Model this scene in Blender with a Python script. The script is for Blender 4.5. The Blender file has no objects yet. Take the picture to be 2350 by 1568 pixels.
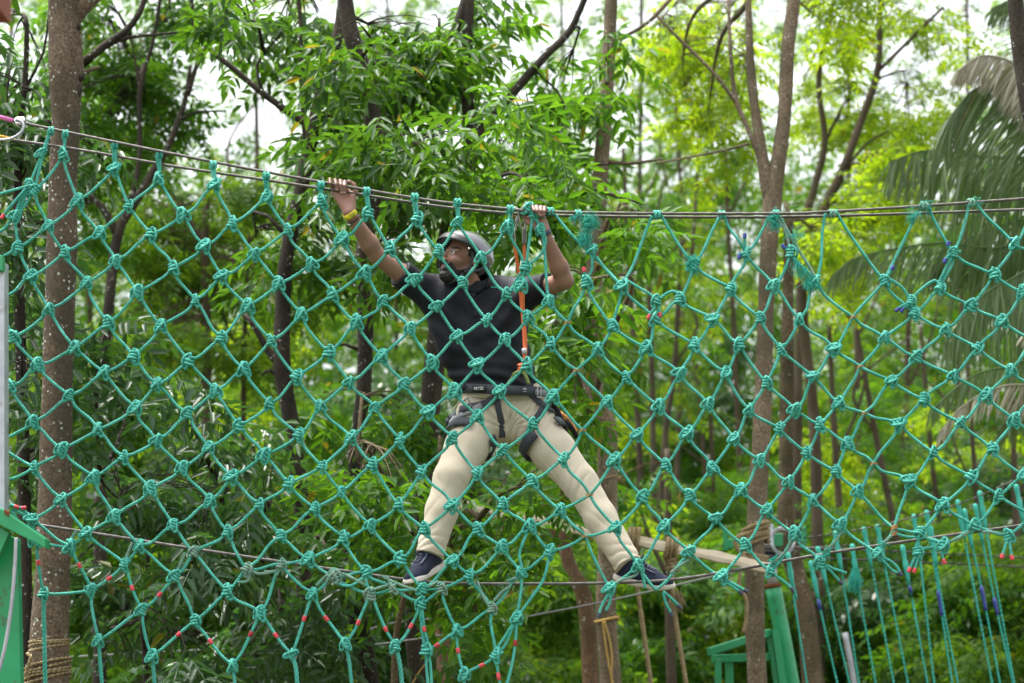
import bpy, math, random
import numpy as np
from mathutils import Vector, Matrix

S = bpy.context.scene
C = S.collection
R = math.radians
# ------------------------------------------------------------------ camera
PITCH = R(9.0)
CAM = Vector((0.0, 0.0, 1.6))
cam_d = bpy.data.cameras.new('camera')
cam = bpy.data.objects.new('camera', cam_d)
C.objects.link(cam)
cam.location = CAM
cam.rotation_euler = (R(90) + PITCH, 0, 0)
cam_d.lens = 85
cam_d.sensor_width = 36
cam_d.clip_end = 2000
cam_d.dof.use_dof = True
cam_d.dof.focus_distance = 11.55
cam_d.dof.aperture_fstop = 2.8
S.camera = cam
# ------------------------------------------------------------------ sky, sun, exposure
SUN_EL, SUN_AZ = R(74), R(-75)   # sun high overhead, to the left
w = bpy.data.worlds.new('World')
S.world = w
w.use_nodes = True
nt = w.node_tree
nt.nodes.clear()
sky = nt.nodes.new('ShaderNodeTexSky')
sky.sky_type = 'NISHITA'
sky.sun_disc = False
sky.sun_elevation = SUN_EL
sky.sun_rotation = R(-20)
sky.air_density = 1.0
sky.dust_density = 5.0
sky.ozone_density = 1.0
hs = nt.nodes.new('ShaderNodeHueSaturation')
hs.inputs['Saturation'].default_value = 0.22
bg = nt.nodes.new('ShaderNodeBackground')
bg.inputs['Strength'].default_value = 0.125
wo = nt.nodes.new('ShaderNodeOutputWorld')
nt.links.new(sky.outputs[0], hs.inputs['Color'])
nt.links.new(hs.outputs[0], bg.inputs[0])
nt.links.new(bg.outputs[0], wo.inputs[0])
sd = bpy.data.lights.new('sun', 'SUN')
sd.energy = 1.5
sd.angle = R(12)
sd.color = (1.0, 0.965, 0.9)
sun = bpy.data.objects.new('sun', sd)
C.objects.link(sun)
sdir = Vector((math.sin(SUN_AZ) * math.cos(SUN_EL), math.cos(SUN_AZ) * math.cos(SUN_EL), math.sin(SUN_EL)))
sun.rotation_euler = (-sdir).to_track_quat('-Z', 'Y').to_euler()
sky.sun_rotation = math.atan2(sdir.x, sdir.y)
S.view_settings.view_transform = 'Standard'
S.view_settings.look = 'None'
S.view_settings.gamma = 1
S.view_settings.use_curve_mapping = False
S.view_settings.exposure = 2.0
S.cycles.max_bounces = 8
S.cycles.diffuse_bounces = 4
S.cycles.glossy_bounces = 3
S.cycles.transmission_bounces = 5
S.cycles.transparent_max_bounces = 6
S.cycles.use_denoising = True
S.cycles.sample_clamp_indirect = 8.0

# ------------------------------------------------------------------ helpers
FPX = 85 / 36 * 2350.0
_cp, _sp = math.cos(PITCH), math.sin(PITCH)
def P(u, v, Y):
    """the point on the vertical plane y = Y seen at (u, v) of a 2350 x 1568 picture"""
    x = (u - 1175.0) / FPX; y = (784.0 - v) / FPX
    d = Vector((x, _cp - y * _sp, _sp + y * _cp))
    return CAM + d * (Y / d.y)
def px(Y):
    return Y / FPX * 1.005

def tag(o, label=None, cat=None, group=None, kind=None):
    if label: o['label'] = label
    if cat: o['category'] = cat
    if group: o['group'] = group
    if kind: o['kind'] = kind
    return o
def empty(name, loc=(0, 0, 0), label=None, cat=None, group=None):
    o = bpy.data.objects.new(name, None)
    o.empty_display_size = 0.1
    C.objects.link(o); o.location = loc
    return tag(o, label, cat, group)
def link(name, me, mat=None, parent=None, loc=None):
    if mat is not None and not me.materials: me.materials.append(mat)
    o = bpy.data.objects.new(name, me)
    C.objects.link(o)
    if loc is not None: o.location = loc
    if parent is not None:
        o.parent = parent
        o.matrix_parent_inverse = Matrix.Translation(-root_loc(parent))
    return o
def root_loc(o):
    """world position of an untilted parent"""
    v = Vector(o.location)
    p = o.parent
    if p is not None:
        v = o.matrix_parent_inverse @ v + root_loc(p)
    return v

class MB:
    """collects verts / faces for one mesh"""
    def __init__(s): s.v = []; s.f = []; s.m = []; s.n = 0
    def add(s, V, F, mi=0):
        V = np.asarray(V, float).reshape(-1, 3)
        s.v.append(V); n = s.n
        for f in F:
            s.f.append([i + n for i in f]); s.m.append(mi)
        s.n += len(V)
    def mesh(s, name, smooth=True, mats=()):
        me = bpy.data.meshes.new(name)
        V = np.concatenate(s.v) if s.v else np.zeros((0, 3))
        me.from_pydata(V.tolist(), [], s.f)
        for m in mats: me.materials.append(m)
        if len(mats) > 1: me.polygons.foreach_set('material_index', s.m)
        me.polygons.foreach_set('use_smooth', [smooth] * len(s.f))
        me.update()
        return me
    def build(s, name, mat, parent=None, smooth=True):
        mats = mat if isinstance(mat, (list, tuple)) else [mat]
        return link(name, s.mesh(name, smooth, mats), None, parent)

def frames(pts):
    pts = np.asarray(pts, float)
    t = np.gradient(pts, axis=0)
    t /= np.linalg.norm(t, axis=1)[:, None] + 1e-12
    n = np.zeros_like(pts)
    ref = np.array([0, -1.0, 0]) if abs(t[0][1]) < 0.9 else np.array([1.0, 0, 0])
    a = ref - t[0] * ref.dot(t[0]); a /= np.linalg.norm(a)
    for i in range(len(pts)):
        a = a - t[i] * a.dot(t[i]); a /= np.linalg.norm(a) + 1e-12
        n[i] = a
    return t, n, np.cross(t, n)
def spline(pts, step=None, n=None):
    """Catmull-Rom through pts, resampled"""
    p = [np.asarray(q, float) for q in pts]
    if len(p) == 2:
        L = np.linalg.norm(p[1] - p[0]); k = n or max(2, int(L / step) + 1)
        return np.linspace(p[0], p[1], k)
    e = [2 * p[0] - p[1]] + p + [2 * p[-1] - p[-2]]
    out = []
    for i in range(1, len(e) - 2):
        a, b, c, d = e[i - 1], e[i], e[i + 1], e[i + 2]
        L = np.linalg.norm(c - b)
        k = max(2, int(math.ceil(L / step))) if step else 8
        for j in range(k):
            t = j / k
            out.append(0.5 * (2 * b + (c - a) * t + (2 * a - 5 * b + 4 * c - d) * t * t + (3 * b - a - 3 * c + d) * t ** 3))
    out.append(p[-1])
    out = np.array(out)
    if n:
        s = np.concatenate([[0], np.cumsum(np.linalg.norm(np.diff(out, axis=0), axis=1))])
        q = np.linspace(0, s[-1], n)
        out = np.stack([np.interp(q, s, out[:, k]) for k in range(3)], 1)
    return out
def tube(mb, pts, r, nseg=8, cap=True, mi=0, prof=None, twist=None, sx=1.0, sy=1.0):
    """sweep a ring along pts; r scalar or per point; prof = ring radii; twist = turns per metre"""
    pts = np.asarray(pts, float); m = len(pts)
    r = np.broadcast_to(np.asarray(r, float), (m,))
    t, n, b = frames(pts)
    if prof is None:
        ang = np.arange(nseg) * 2 * math.pi / nseg; pr = np.ones(nseg)
    else:
        pr = np.array([q[1] for q in prof]); ang = np.array([q[0] for q in prof]); nseg = len(ang)
    s = np.concatenate([[0], np.cumsum(np.linalg.norm(np.diff(pts, axis=0), axis=1))])
    ph = s * twist * 2 * math.pi if twist else np.zeros(m)
    A = ang[None, :] + ph[:, None]
    V = pts[:, None, :] + (r[:, None] * pr[None, :])[..., None] * (np.cos(A)[..., None] * n[:, None, :] * sx + np.sin(A)[..., None] * b[:, None, :] * sy)
    F = []
    for i in range(m - 1):
        o = i * nseg
        for j in range(nseg):
            k = (j + 1) % nseg
            F.append((o + j, o + k, o + nseg + k, o + nseg + j))
    if cap:
        F.append(tuple(range(nseg - 1, -1, -1))); F.append(tuple(range((m - 1) * nseg, m * nseg)))
    mb.add(V.reshape(-1, 3), F, mi)
def box(mb, c, sz, M=None, mi=0, bev=0.0):
    x, y, z = [q / 2 for q in sz]
    if bev <= 0:
        V = np.array([(a * x, b * y, d * z) for a in (-1, 1) for b in (-1, 1) for d in (-1, 1)])
        F = [(0, 1, 3, 2), (4, 6, 7, 5), (0, 4, 5, 1), (2, 3, 7, 6), (0, 2, 6, 4), (1, 5, 7, 3)]
    else:
        V = []; 
        for sxn in (-1, 1):
            for ring in (0, 1):
                xx = sxn * (x - (0 if ring else bev) * 0)  # plain bevel of the long edges
        V = []
        prof = [(y - bev, -z), (y, -z + bev), (y, z - bev), (y - bev, z), (-y + bev, z), (-y, z - bev), (-y, -z + bev), (-y + bev, -z)]
        for sxn in (-1, 1):
            V += [(sxn * x, a, b) for a, b in prof]
        V = np.array(V)
        F = [(i, (i + 1) % 8, 8 + (i + 1) % 8, 8 + i) for i in range(8)] + [tuple(range(7, -1, -1)), tuple(range(8, 16))]
    if M is not None:
        A = np.array(M.to_3x3() if hasattr(M, 'to_3x3') else M)
        V = V @ A.T
    mb.add(V + np.asarray(c, float), F, mi)
def bar(mb, a, b, wd, ht, up=(0, 0, 1), mi=0, bev=0.0):
    """a box from a to b"""
    a = Vector(a); b = Vector(b); d = b - a; L = d.length; x = d / L
    y = Vector(up).cross(x)
    if y.length < 1e-4: y = Vector((0, 1, 0)).cross(x)
    y.normalize(); z = x.cross(y)
    M = Matrix((x, y, z)).transposed()
    box(mb, (a + b) / 2, (L, wd, ht), M, mi, bev)

def np_mesh(name, V, Q, mats):
    me = bpy.data.meshes.new(name); me.vertices.add(len(V)); me.vertices.foreach_set('co', V.astype(np.float32).ravel())
    k = Q.shape[1]
    me.loops.add(len(Q) * k); me.loops.foreach_set('vertex_index', Q.astype(np.int32).ravel())
    me.polygons.add(len(Q)); me.polygons.foreach_set('loop_start', np.arange(0, len(Q) * k, k, dtype=np.int32)); me.polygons.foreach_set('loop_total', np.full(len(Q), k, np.int32))
    me.polygons.foreach_set('use_smooth', np.ones(len(Q), bool))
    for m in mats: me.materials.append(m)
    me.update(calc_edges=True); return me

# ------------------------------------------------------------------ materials
def mat(name, base, rough=0.6, spec=0.5, metal=0.0, noise=None, bump=None, coat=0.0, attr=None, sheen=0.0):
    """noise = (scale, colour2, lo, hi [, stretch])  bump = (scale, strength, distance)"""
    m = bpy.data.materials.new(name); m.use_nodes = True
    n = m.node_tree; b = n.nodes['Principled BSDF']
    b.inputs['Base Color'].default_value = (*base, 1)
    b.inputs['Roughness'].default_value = rough
    b.inputs['Metallic'].default_value = metal
    b.inputs['Specular IOR Level'].default_value = spec
    b.inputs['Coat Weight'].default_value = coat
    b.inputs['Sheen Weight'].default_value = sheen
    tc = n.nodes.new('ShaderNodeTexCoord')
    src = tc.outputs['Object']
    if noise:
        vec = src
        if len(noise) > 4:
            mp = n.nodes.new('ShaderNodeMapping'); mp.inputs['Scale'].default_value = noise[4]
            n.links.new(src, mp.inputs[0]); vec = mp.outputs[0]
        t = n.nodes.new('ShaderNodeTexNoise'); t.inputs['Scale'].default_value = noise[0]; t.inputs['Detail'].default_value = 5
        n.links.new(vec, t.inputs['Vector'])
        mr = n.nodes.new('ShaderNodeMapRange')
        mr.inputs[1].default_value = noise[2]; mr.inputs[2].default_value = noise[3]
        n.links.new(t.outputs['Fac'], mr.inputs[0])
        mx = n.nodes.new('ShaderNodeMix'); mx.data_type = 'RGBA'
        mx.inputs[6].default_value = (*base, 1); mx.inputs[7].default_value = (*noise[1], 1)
        n.links.new(mr.outputs[0], mx.inputs[0])
        n.links.new(mx.outputs[2], b.inputs['Base Color'])
    if attr:
        a = n.nodes.new('ShaderNodeAttribute'); a.attribute_name = attr
        n.links.new(a.outputs['Color'], b.inputs['Base Color'])
    if bump:
        t = n.nodes.new('ShaderNodeTexNoise'); t.inputs['Scale'].default_value = bump[0]; t.inputs['Detail'].default_value = 4
        n.links.new(src, t.inputs['Vector'])
        bp = n.nodes.new('ShaderNodeBump'); bp.inputs['Strength'].default_value = bump[1]; bp.inputs['Distance'].default_value = bump[2]
        n.links.new(t.outputs['Fac'], bp.inputs['Height']); n.links.new(bp.outputs[0], b.inputs['Normal'])
    return m
def leaf_mat(name, c1, c2, trans, gloss=0.45, rough=0.38, tmul=1.6, tint=(2.1, 1.7, .55)):
    m = bpy.data.materials.new(name); m.use_nodes = True
    n = m.node_tree; b = n.nodes['Principled BSDF']; out = n.nodes['Material Output']
    g = n.nodes.new('ShaderNodeNewGeometry'); oi = n.nodes.new('ShaderNodeObjectInfo')
    ad = n.nodes.new('ShaderNodeMath'); ad.operation = 'ADD'
    n.links.new(g.outputs['Random Per Island'], ad.inputs[0]); n.links.new(oi.outputs['Random'], ad.inputs[1])
    fr = n.nodes.new('ShaderNodeMath'); fr.operation = 'FRACT'; n.links.new(ad.outputs[0], fr.inputs[0])
    mx = n.nodes.new('ShaderNodeMix'); mx.data_type = 'RGBA'
    mx.inputs[6].default_value = (*c1, 1); mx.inputs[7].default_value = (*c2, 1)
    n.links.new(fr.outputs[0], mx.inputs[0])
    # a few leaves are turning yellow or brown
    gt = n.nodes.new('ShaderNodeMath'); gt.operation = 'GREATER_THAN'; gt.inputs[1].default_value = .985
    n.links.new(fr.outputs[0], gt.inputs[0])
    old = n.nodes.new('ShaderNodeMix'); old.data_type = 'RGBA'; old.inputs[7].default_value = (.125, .125, .022, 1)
    n.links.new(gt.outputs[0], old.inputs[0]); n.links.new(mx.outputs[2], old.inputs[6]); mx = old
    n.links.new(mx.outputs[2], b.inputs['Base Color'])
    b.inputs['Roughness'].default_value = rough; b.inputs['Specular IOR Level'].default_value = gloss
    tr = n.nodes.new('ShaderNodeBsdfTranslucent')
    # light that comes through a leaf is yellower and stronger than what bounces off
    mu = n.nodes.new('ShaderNodeMix'); mu.data_type = 'RGBA'; mu.blend_type = 'MULTIPLY'; mu.inputs[0].default_value = 1
    n.links.new(mx.outputs[2], mu.inputs[6]); mu.inputs[7].default_value = (tint[0] * tmul, tint[1] * tmul, tint[2] * tmul, 1)
    n.links.new(mu.outputs[2], tr.inputs['Color'])
    ms = n.nodes.new('ShaderNodeMixShader'); ms.inputs[0].default_value = trans
    n.links.new(b.outputs[0], ms.inputs[1]); n.links.new(tr.outputs[0], ms.inputs[2])
    n.links.new(ms.outputs[0], out.inputs[0])
    return m
def bark_mat(name, c1, c2, lichen=0.0, lc=(0.42, 0.45, 0.38), sc=1.0):
    m = mat(name, c1, 0.85, 0.25, noise=(9 * sc, c2, 0.35, 0.7, (1, 1, 0.35)))
    n = m.node_tree; b = n.nodes['Principled BSDF']
    tc = n.nodes['Texture Coordinate']
    src = b.inputs['Base Color'].links[0].from_socket
    # fine dark pores and cross rings
    t = n.nodes.new('ShaderNodeTexNoise'); t.inputs['Scale'].default_value = 70 * sc; t.inputs['Detail'].default_value = 6
    mp = n.nodes.new('ShaderNodeMapping'); mp.inputs['Scale'].default_value = (1, 1, .9)
    n.links.new(tc.outputs['Object'], mp.inputs[0]); n.links.new(mp.outputs[0], t.inputs['Vector'])
    mr = n.nodes.new('ShaderNodeMapRange'); mr.inputs[1].default_value = 0.3; mr.inputs[2].default_value = 0.7
    mr.inputs[3].default_value = 0.4; mr.inputs[4].default_value = 1.45
    n.links.new(t.outputs['Fac'], mr.inputs[0])
    mu = n.nodes.new('ShaderNodeMix'); mu.data_type = 'RGBA'; mu.blend_type = 'MULTIPLY'; mu.inputs[0].default_value = 1
    n.links.new(src, mu.inputs[6]); n.links.new(mr.outputs[0], mu.inputs[7])
    # broad stains and greenish patches
    lo = n.nodes.new('ShaderNodeTexNoise'); lo.inputs['Scale'].default_value = 3.2 * sc; lo.inputs['Detail'].default_value = 4
    n.links.new(tc.outputs['Object'], lo.inputs['Vector'])
    lr = n.nodes.new('ShaderNodeMapRange'); lr.inputs[1].default_value = .40; lr.inputs[2].default_value = .62; lr.inputs[3].default_value = 0; lr.inputs[4].default_value = .75
    n.links.new(lo.outputs['Fac'], lr.inputs[0])
    st = n.nodes.new('ShaderNodeMix'); st.data_type = 'RGBA'; st.inputs[7].default_value = (c1[0] * .42, c1[1] * .50, c1[2] * .45, 1)
    n.links.new(lr.outputs[0], st.inputs[0]); n.links.new(mu.outputs[2], st.inputs[6])
    last = st.outputs[2]
    if lichen > 0:
        vo = n.nodes.new('ShaderNodeTexVoronoi'); vo.inputs['Scale'].default_value = 38 * sc
        n.links.new(tc.outputs['Object'], vo.inputs['Vector'])
        a = n.nodes.new('ShaderNodeMapRange'); a.inputs[1].default_value = 0.30; a.inputs[2].default_value = 0.22
        n.links.new(vo.outputs['Distance'], a.inputs[0])
        nz = n.nodes.new('ShaderNodeTexNoise'); nz.inputs['Scale'].default_value = 11 * sc; nz.inputs['Detail'].default_value = 3
        n.links.new(tc.outputs['Object'], nz.inputs['Vector'])
        c = n.nodes.new('ShaderNodeMapRange'); c.inputs[1].default_value = 0.62 - 0.12 * lichen; c.inputs[2].default_value = 0.72 - 0.12 * lichen
        n.links.new(nz.outputs['Fac'], c.inputs[0])
        sep = n.nodes.new('ShaderNodeMath'); sep.operation = 'MULTIPLY'
        n.links.new(a.outputs[0], sep.inputs[0]); n.links.new(c.outputs[0], sep.inputs[1])
        mx = n.nodes.new('ShaderNodeMix'); mx.data_type = 'RGBA'; mx.inputs[7].default_value = (*lc, 1)
        n.links.new(sep.outputs[0], mx.inputs[0]); n.links.new(last, mx.inputs[6])
        last = mx.outputs[2]
    n.links.new(last, b.inputs['Base Color'])
    bp = n.nodes.new('ShaderNodeBump'); bp.inputs['Strength'].default_value = 0.5; bp.inputs['Distance'].default_value = 0.006
    n.links.new(t.outputs['Fac'], bp.inputs['Height']); n.links.new(bp.outputs[0], b.inputs['Normal'])
    return m

M_rope = mat('green_rope', (0.042, 0.365, 0.275), 0.5, 0.4, noise=(9, (0.085, 0.46, 0.365), 0.35, 0.7), bump=(900, 0.35, 0.001))
M_rope_old = mat('weathered_rope', (0.13, 0.33, 0.25), 0.8, 0.2, noise=(25, (0.26, 0.38, 0.30), 0.35, 0.65), bump=(700, 0.6, 0.002))
M_fray = mat('frayed_rope_fibre', (0.035, 0.40, 0.30), 0.6, 0.3)
M_steel = mat('steel_wire', (0.15, 0.14, 0.13), 0.5, 0.4, metal=0.4, noise=(30, (0.09, 0.085, 0.08), 0.4, 0.7))
M_steel_pale = mat('galvanised_steel', (0.50, 0.52, 0.55), 0.45, 0.5, metal=0.55, noise=(12, (0.40, 0.42, 0.46), 0.4, 0.65))
M_wire_grey = mat('grey_wire', (.22, .22, .225), .6, .4)
M_chrome = mat('bright_steel', (0.6, 0.6, 0.62), 0.2, 0.5, metal=1.0)
M_red = mat('red_tape', (0.62, 0.055, 0.075), 0.45, 0.5, noise=(60, (0.48, 0.04, 0.05), 0.45, 0.6))
M_blue = mat('blue_tape', (0.03, 0.05, 0.26), 0.35, 0.5)
M_dark = mat('dark_tape', (0.03, 0.045, 0.07), 0.4, 0.5)
M_wire = mat('brass_binding_wire', (0.42, 0.22, 0.07), 0.5, 0.5, metal=0.4)
M_pink = mat('pink_plastic_wrap', (0.62, 0.16, 0.42), 0.45)
M_yellow = mat('yellow_rope_wrap', (0.60, 0.36, 0.04), 0.6)
M_green = mat('green_paint', (0.015, 0.27, 0.10), 0.38, 0.5, noise=(6, (0.02, 0.33, 0.13), 0.4, 0.65), coat=0.15)
def grime(m, c=(.075, .055, .03), sc=16, lo=.60, hi=.70):
    n = m.node_tree; b = n.nodes['Principled BSDF']; src = b.inputs['Base Color'].links[0].from_socket
    t = n.nodes.new('ShaderNodeTexNoise'); t.inputs['Scale'].default_value = sc; t.inputs['Detail'].default_value = 8
    n.links.new(n.nodes['Texture Coordinate'].outputs['Object'], t.inputs['Vector'])
    r = n.nodes.new('ShaderNodeMapRange'); r.inputs[1].default_value = lo; r.inputs[2].default_value = hi; r.inputs[4].default_value = .7
    n.links.new(t.outputs['Fac'], r.inputs[0])
    x = n.nodes.new('ShaderNodeMix'); x.data_type = 'RGBA'; x.inputs[7].default_value = (*c, 1)
    n.links.new(r.outputs[0], x.inputs[0]); n.links.new(src, x.inputs[6]); n.links.new(x.outputs[2], b.inputs['Base Color'])
grime(M_green); grime(M_steel_pale, (.16, .11, .07), 11, .58, .72)
M_tan = mat('tan_rope', (0.27, 0.20, 0.10), 0.85, 0.2, noise=(20, (0.36, 0.29, 0.17), 0.35, 0.7), bump=(300, 0.6, 0.003))
M_wood = mat('pale_timber', (0.74, 0.65, 0.50), 0.75, 0.3, noise=(5, (0.56, 0.45, 0.31), 0.45, 0.75, (0.6, 4, 9)))
# ------------------------------------------------------------------ ground
M_soil = mat('forest_floor', (.085, .060, .038), 0.95, 0.1, noise=(.6, (.05, .065, .025), .4, .6), bump=(5, .5, .05))
mb = MB(); n_ = 40
g_ = np.linspace(-1, 1, n_ + 1); g_ = np.sign(g_) * np.abs(g_) ** 2.2 * 900
VV = [(x, y + 20, 0.05 * math.sin(x * .7) * math.sin(y * .5) if abs(x) < 60 and abs(y) < 60 else 0) for x in g_ for y in g_]
mb.add(VV, [(i * (n_ + 1) + j, (i + 1) * (n_ + 1) + j, (i + 1) * (n_ + 1) + j + 1, i * (n_ + 1) + j + 1) for i in range(n_) for j in range(n_)])
tag(mb.build('ground', M_soil), kind='structure')

# ------------------------------------------------------------------ leaves
L_dark = leaf_mat('dark_leaf', (.022, .074, .012), (.044, .115, .017), .42, .32, .42, 1.5)
L_mid = leaf_mat('green_leaf', (.030, .100, .013), (.058, .150, .018), .48, .3, .45, 1.5)
L_lime = leaf_mat('yellow_green_leaf', (.090, .190, .014), (.155, .235, .018), .58, .3, .5, 1.8)
L_under = leaf_mat('dull_leaf', (.026, .074, .024), (.042, .100, .031), .38, .5, .34, 1.3, (1.7, 1.7, .7))
L_far = leaf_mat('far_leaf', (.042, .115, .015), (.080, .160, .020), .52, .25, .55, 1.6)
L_palm = leaf_mat('palm_leaf', (.098, .168, .062), (.155, .225, .095), .44, .5, .38, 1.2, (1.25, 1.4, .8))
L_dry = leaf_mat('dry_palm_leaf', (.42, .40, .31), (.30, .28, .19), .30, .4, .5, .8, (1, 1, .9))
B_grey = bark_mat('grey_brown_bark', (.105, .074, .048), (.155, .118, .082), 1.0, sc=1.0)
B_dark = bark_mat('dark_bark', (.034, .026, .019), (.062, .048, .036), 0.7)
B_mid = bark_mat('brown_bark', (.118, .083, .046), (.170, .128, .080), 0.7)
B_pale = bark_mat('pale_brown_bark', (.175, .128, .080), (.235, .185, .130), 0.7)
B_red = bark_mat('reddish_bark', (.175, .098, .052), (.20, .125, .075), 0.5)
B_far = mat('far_bark', (.075, .055, .038), .9, .2, noise=(3, (.11, .085, .06), .4, .6))
rg = np.random.default_rng(11)
rt = random.Random(5)

def leaf_tpl(nl, L, ll, lw, quads=2, droop=.25, seed=0, cup=.25):
    """a compound leaf along +x: opposite leaflets on a thin stalk"""
    r = np.random.default_rng(seed); V = []; F = []
    def stalk(x): return np.array([x, 0, -droop * L * (x / L) ** 2])
    n = 4; hw = .0028 * L / .35
    for i in range(n):
        x0, x1 = L * i / n, L * (i + 1) / n
        a, b = stalk(x0), stalk(x1); k = len(V)
        V += [a + [0, -hw, 0], a + [0, hw, 0], b + [0, hw, 0], b + [0, -hw, 0]]; F.append((k, k + 1, k + 2, k + 3))
    pairs = nl // 2
    pos = [(L * (.22 + .74 * i / max(1, pairs - 1 + .5)), s) for i in range(pairs) for s in (-1, 1)] + [(L * .97, 0)]
    for x, s in pos:
        b = stalk(x); f = 1.0 - .25 * abs(x / L - .55) * 1.6
        an = s * r.uniform(.75, 1.15) if s else r.uniform(-.2, .2); l_ = ll * f * r.uniform(.85, 1.12); w_ = lw * f * r.uniform(.85, 1.1)
        dz = -r.uniform(.15, .55)
        d = np.array([math.cos(an), math.sin(an), dz]); d /= np.linalg.norm(d); sd = np.cross([0, 0, 1.0], d); sd /= np.linalg.norm(sd)
        tw = r.uniform(-.35, .35); nz = np.cross(d, sd); sd = sd * math.cos(tw) + nz * math.sin(tw); nz = np.cross(d, sd)
        k = len(V)
        if quads == 2:
            t1, t2 = .30, .68
            V += [b, b + d * l_ * t1 + sd * w_ * .48 + nz * w_ * cup, b + d * l_ * t2 + sd * w_ * .36 + nz * w_ * cup * .5 - [0, 0, l_ * .05], b + d * l_ - [0, 0, l_ * .16],
                  b + d * l_ * t2 - sd * w_ * .36 + nz * w_ * cup * .5 - [0, 0, l_ * .05], b + d * l_ * t1 - sd * w_ * .48 + nz * w_ * cup]
            F += [(k, k + 1, k + 2, k + 3), (k, k + 3, k + 4, k + 5)]
        else:
            V += [b, b + d * l_ * .42 + sd * w_ * .5, b + d * l_ - [0, 0, l_ * .1], b + d * l_ * .42 - sd * w_ * .5]; F.append((k, k + 1, k + 2, k + 3))
    return np.array(V), np.array(F)
TPL = {'near': [leaf_tpl(n, L, .125, .046, 2, d, i) for i, (n, L, d) in enumerate([(7, .27, .15), (9, .33, .3), (5, .20, .1), (7, .28, .4), (5, .24, .25)])],
       'fine': [leaf_tpl(n, L, .085, .030, 2, d, i + 9) for i, (n, L, d) in enumerate([(13, .34, .15), (15, .40, .3), (11, .30, .2)])],
       'mid': [leaf_tpl(n, L, .105, .042, 1, d, i + 20) for i, (n, L, d) in enumerate([(9, .30, .15), (11, .36, .3), (7, .26, .2)])],
       'far': [leaf_tpl(n, L, .17, .075, 1, d, i + 30) for i, (n, L, d) in enumerate([(7, .40, .15), (9, .46, .3)])]}
def rots(d, up_tw):
    """frames with x along d and z as high as it can be, turned by up_tw"""
    d = d / np.linalg.norm(d, axis=1, keepdims=True); up = np.tile([0, 0, 1.0], (len(d), 1))
    y = np.cross(up, d); y /= np.linalg.norm(y, axis=1, keepdims=True) + 1e-9; z = np.cross(d, y)
    c, s = np.cos(up_tw)[:, None], np.sin(up_tw)[:, None]; y2 = y * c + z * s; z2 = np.cross(d, y2)
    return np.stack([d, y2, z2], 2)
def leaf_cloud(kind, pos, dr, sc, tw):
    """many leaves as plain arrays"""
    VV = []; FF = []; n0 = 0; tp = TPL[kind]; w_ = rg.integers(0, len(tp), len(pos)); Rm = rots(dr, tw)
    for i, (V, F) in enumerate(tp):
        m = w_ == i
        if not m.any(): continue
        A = np.einsum('nij,vj->nvi', Rm[m], V) * sc[m][:, None, None] + pos[m][:, None, :]
        k = m.sum(); VV.append(A.reshape(-1, 3)); FF.append((F[None] + (np.arange(k) * len(V))[:, None, None]).reshape(-1, 4) + n0); n0 += k * len(V)
    return np.concatenate(VV), np.concatenate(FF)
LEAFMESH = {}
def leaf_mesh(kind, i, m):
    key = (kind, i, m.name)
    if key not in LEAFMESH:
        V, F = TPL[kind][i]; me = np_mesh('leaf', V, F, (m,)); LEAFMESH[key] = me
    return LEAFMESH[key]
DENS = [1.0]
def rosettes(cl, Y, per=6):
    """cl = (u, v, ru, rv, dy, n): tips of twigs inside an ellipsoid, with leaves spreading from each"""
    out = []
    for u, v, ru, rv, y0, ry, n in cl:
        n = max(2, int(n * DENS[0]))
        c = np.array(P(u, v, y0)); s = px(y0); R3 = np.array([ru * s, ry, rv * s])
        m = max(3, n // 7); sub = rg.normal(size=(m, 3)); sub = sub / np.linalg.norm(sub, axis=1, keepdims=True) * (rg.random((m, 1)) ** .4) * 1.15
        q = rg.normal(size=(n, 3)); q /= np.linalg.norm(q, axis=1, keepdims=True); q *= (rg.random((n, 1)) ** .5) * .48
        out.append(c + (q + sub[rg.integers(0, m, n)]) * R3)
    return np.concatenate(out)
def leaves_at(tips, per, spread=.22, droop=(-.75, .25)):
    n = len(tips); pos = np.repeat(tips, per, 0); az = rg.random(n)[:, None] * 6.28 + np.arange(per)[None] * 2.4 + rg.normal(0, .3, (n, per)); az = az.ravel()
    pt = rg.uniform(droop[0], droop[1], n * per)
    d = np.stack([np.cos(az) * np.cos(pt), np.sin(az) * np.cos(pt), np.sin(pt)], 1)
    pos = pos + d * rg.random((n * per, 1)) * .05 - np.array([0, 0, 1]) * rg.random((n * per, 1)) * spread
    return pos, d
def px_path(pts, Y):
    """(u, v, width px) or (u, v, width, Y) -> points and radii"""
    p = []; r = []
    for q in pts:
        y = q[3] if len(q) > 3 else Y
        p.append(np.array(P(q[0], q[1], y))); r.append(q[2] * px(y) / 2)
    return p, r
def limb(mb, pts, Y, seg=10, step=.12, wob=.0):
    p, r = px_path(pts, Y); c = spline(p, step)
    s = np.concatenate([[0], np.cumsum([np.linalg.norm(b - a) for a, b in zip(p[:-1], p[1:])])]); sc = np.concatenate([[0], np.cumsum(np.linalg.norm(np.diff(c, axis=0), axis=1))])
    rr = np.interp(sc / sc[-1], s / s[-1], r)
    if wob: rr = rr * (1 + wob * np.sin(sc * 7 + rt.random() * 6) + wob * .7 * np.sin(sc * 17 + rt.random() * 6))
    tube(mb, c, np.maximum(rr, .0025), seg); return c
NT = [0]
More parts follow.
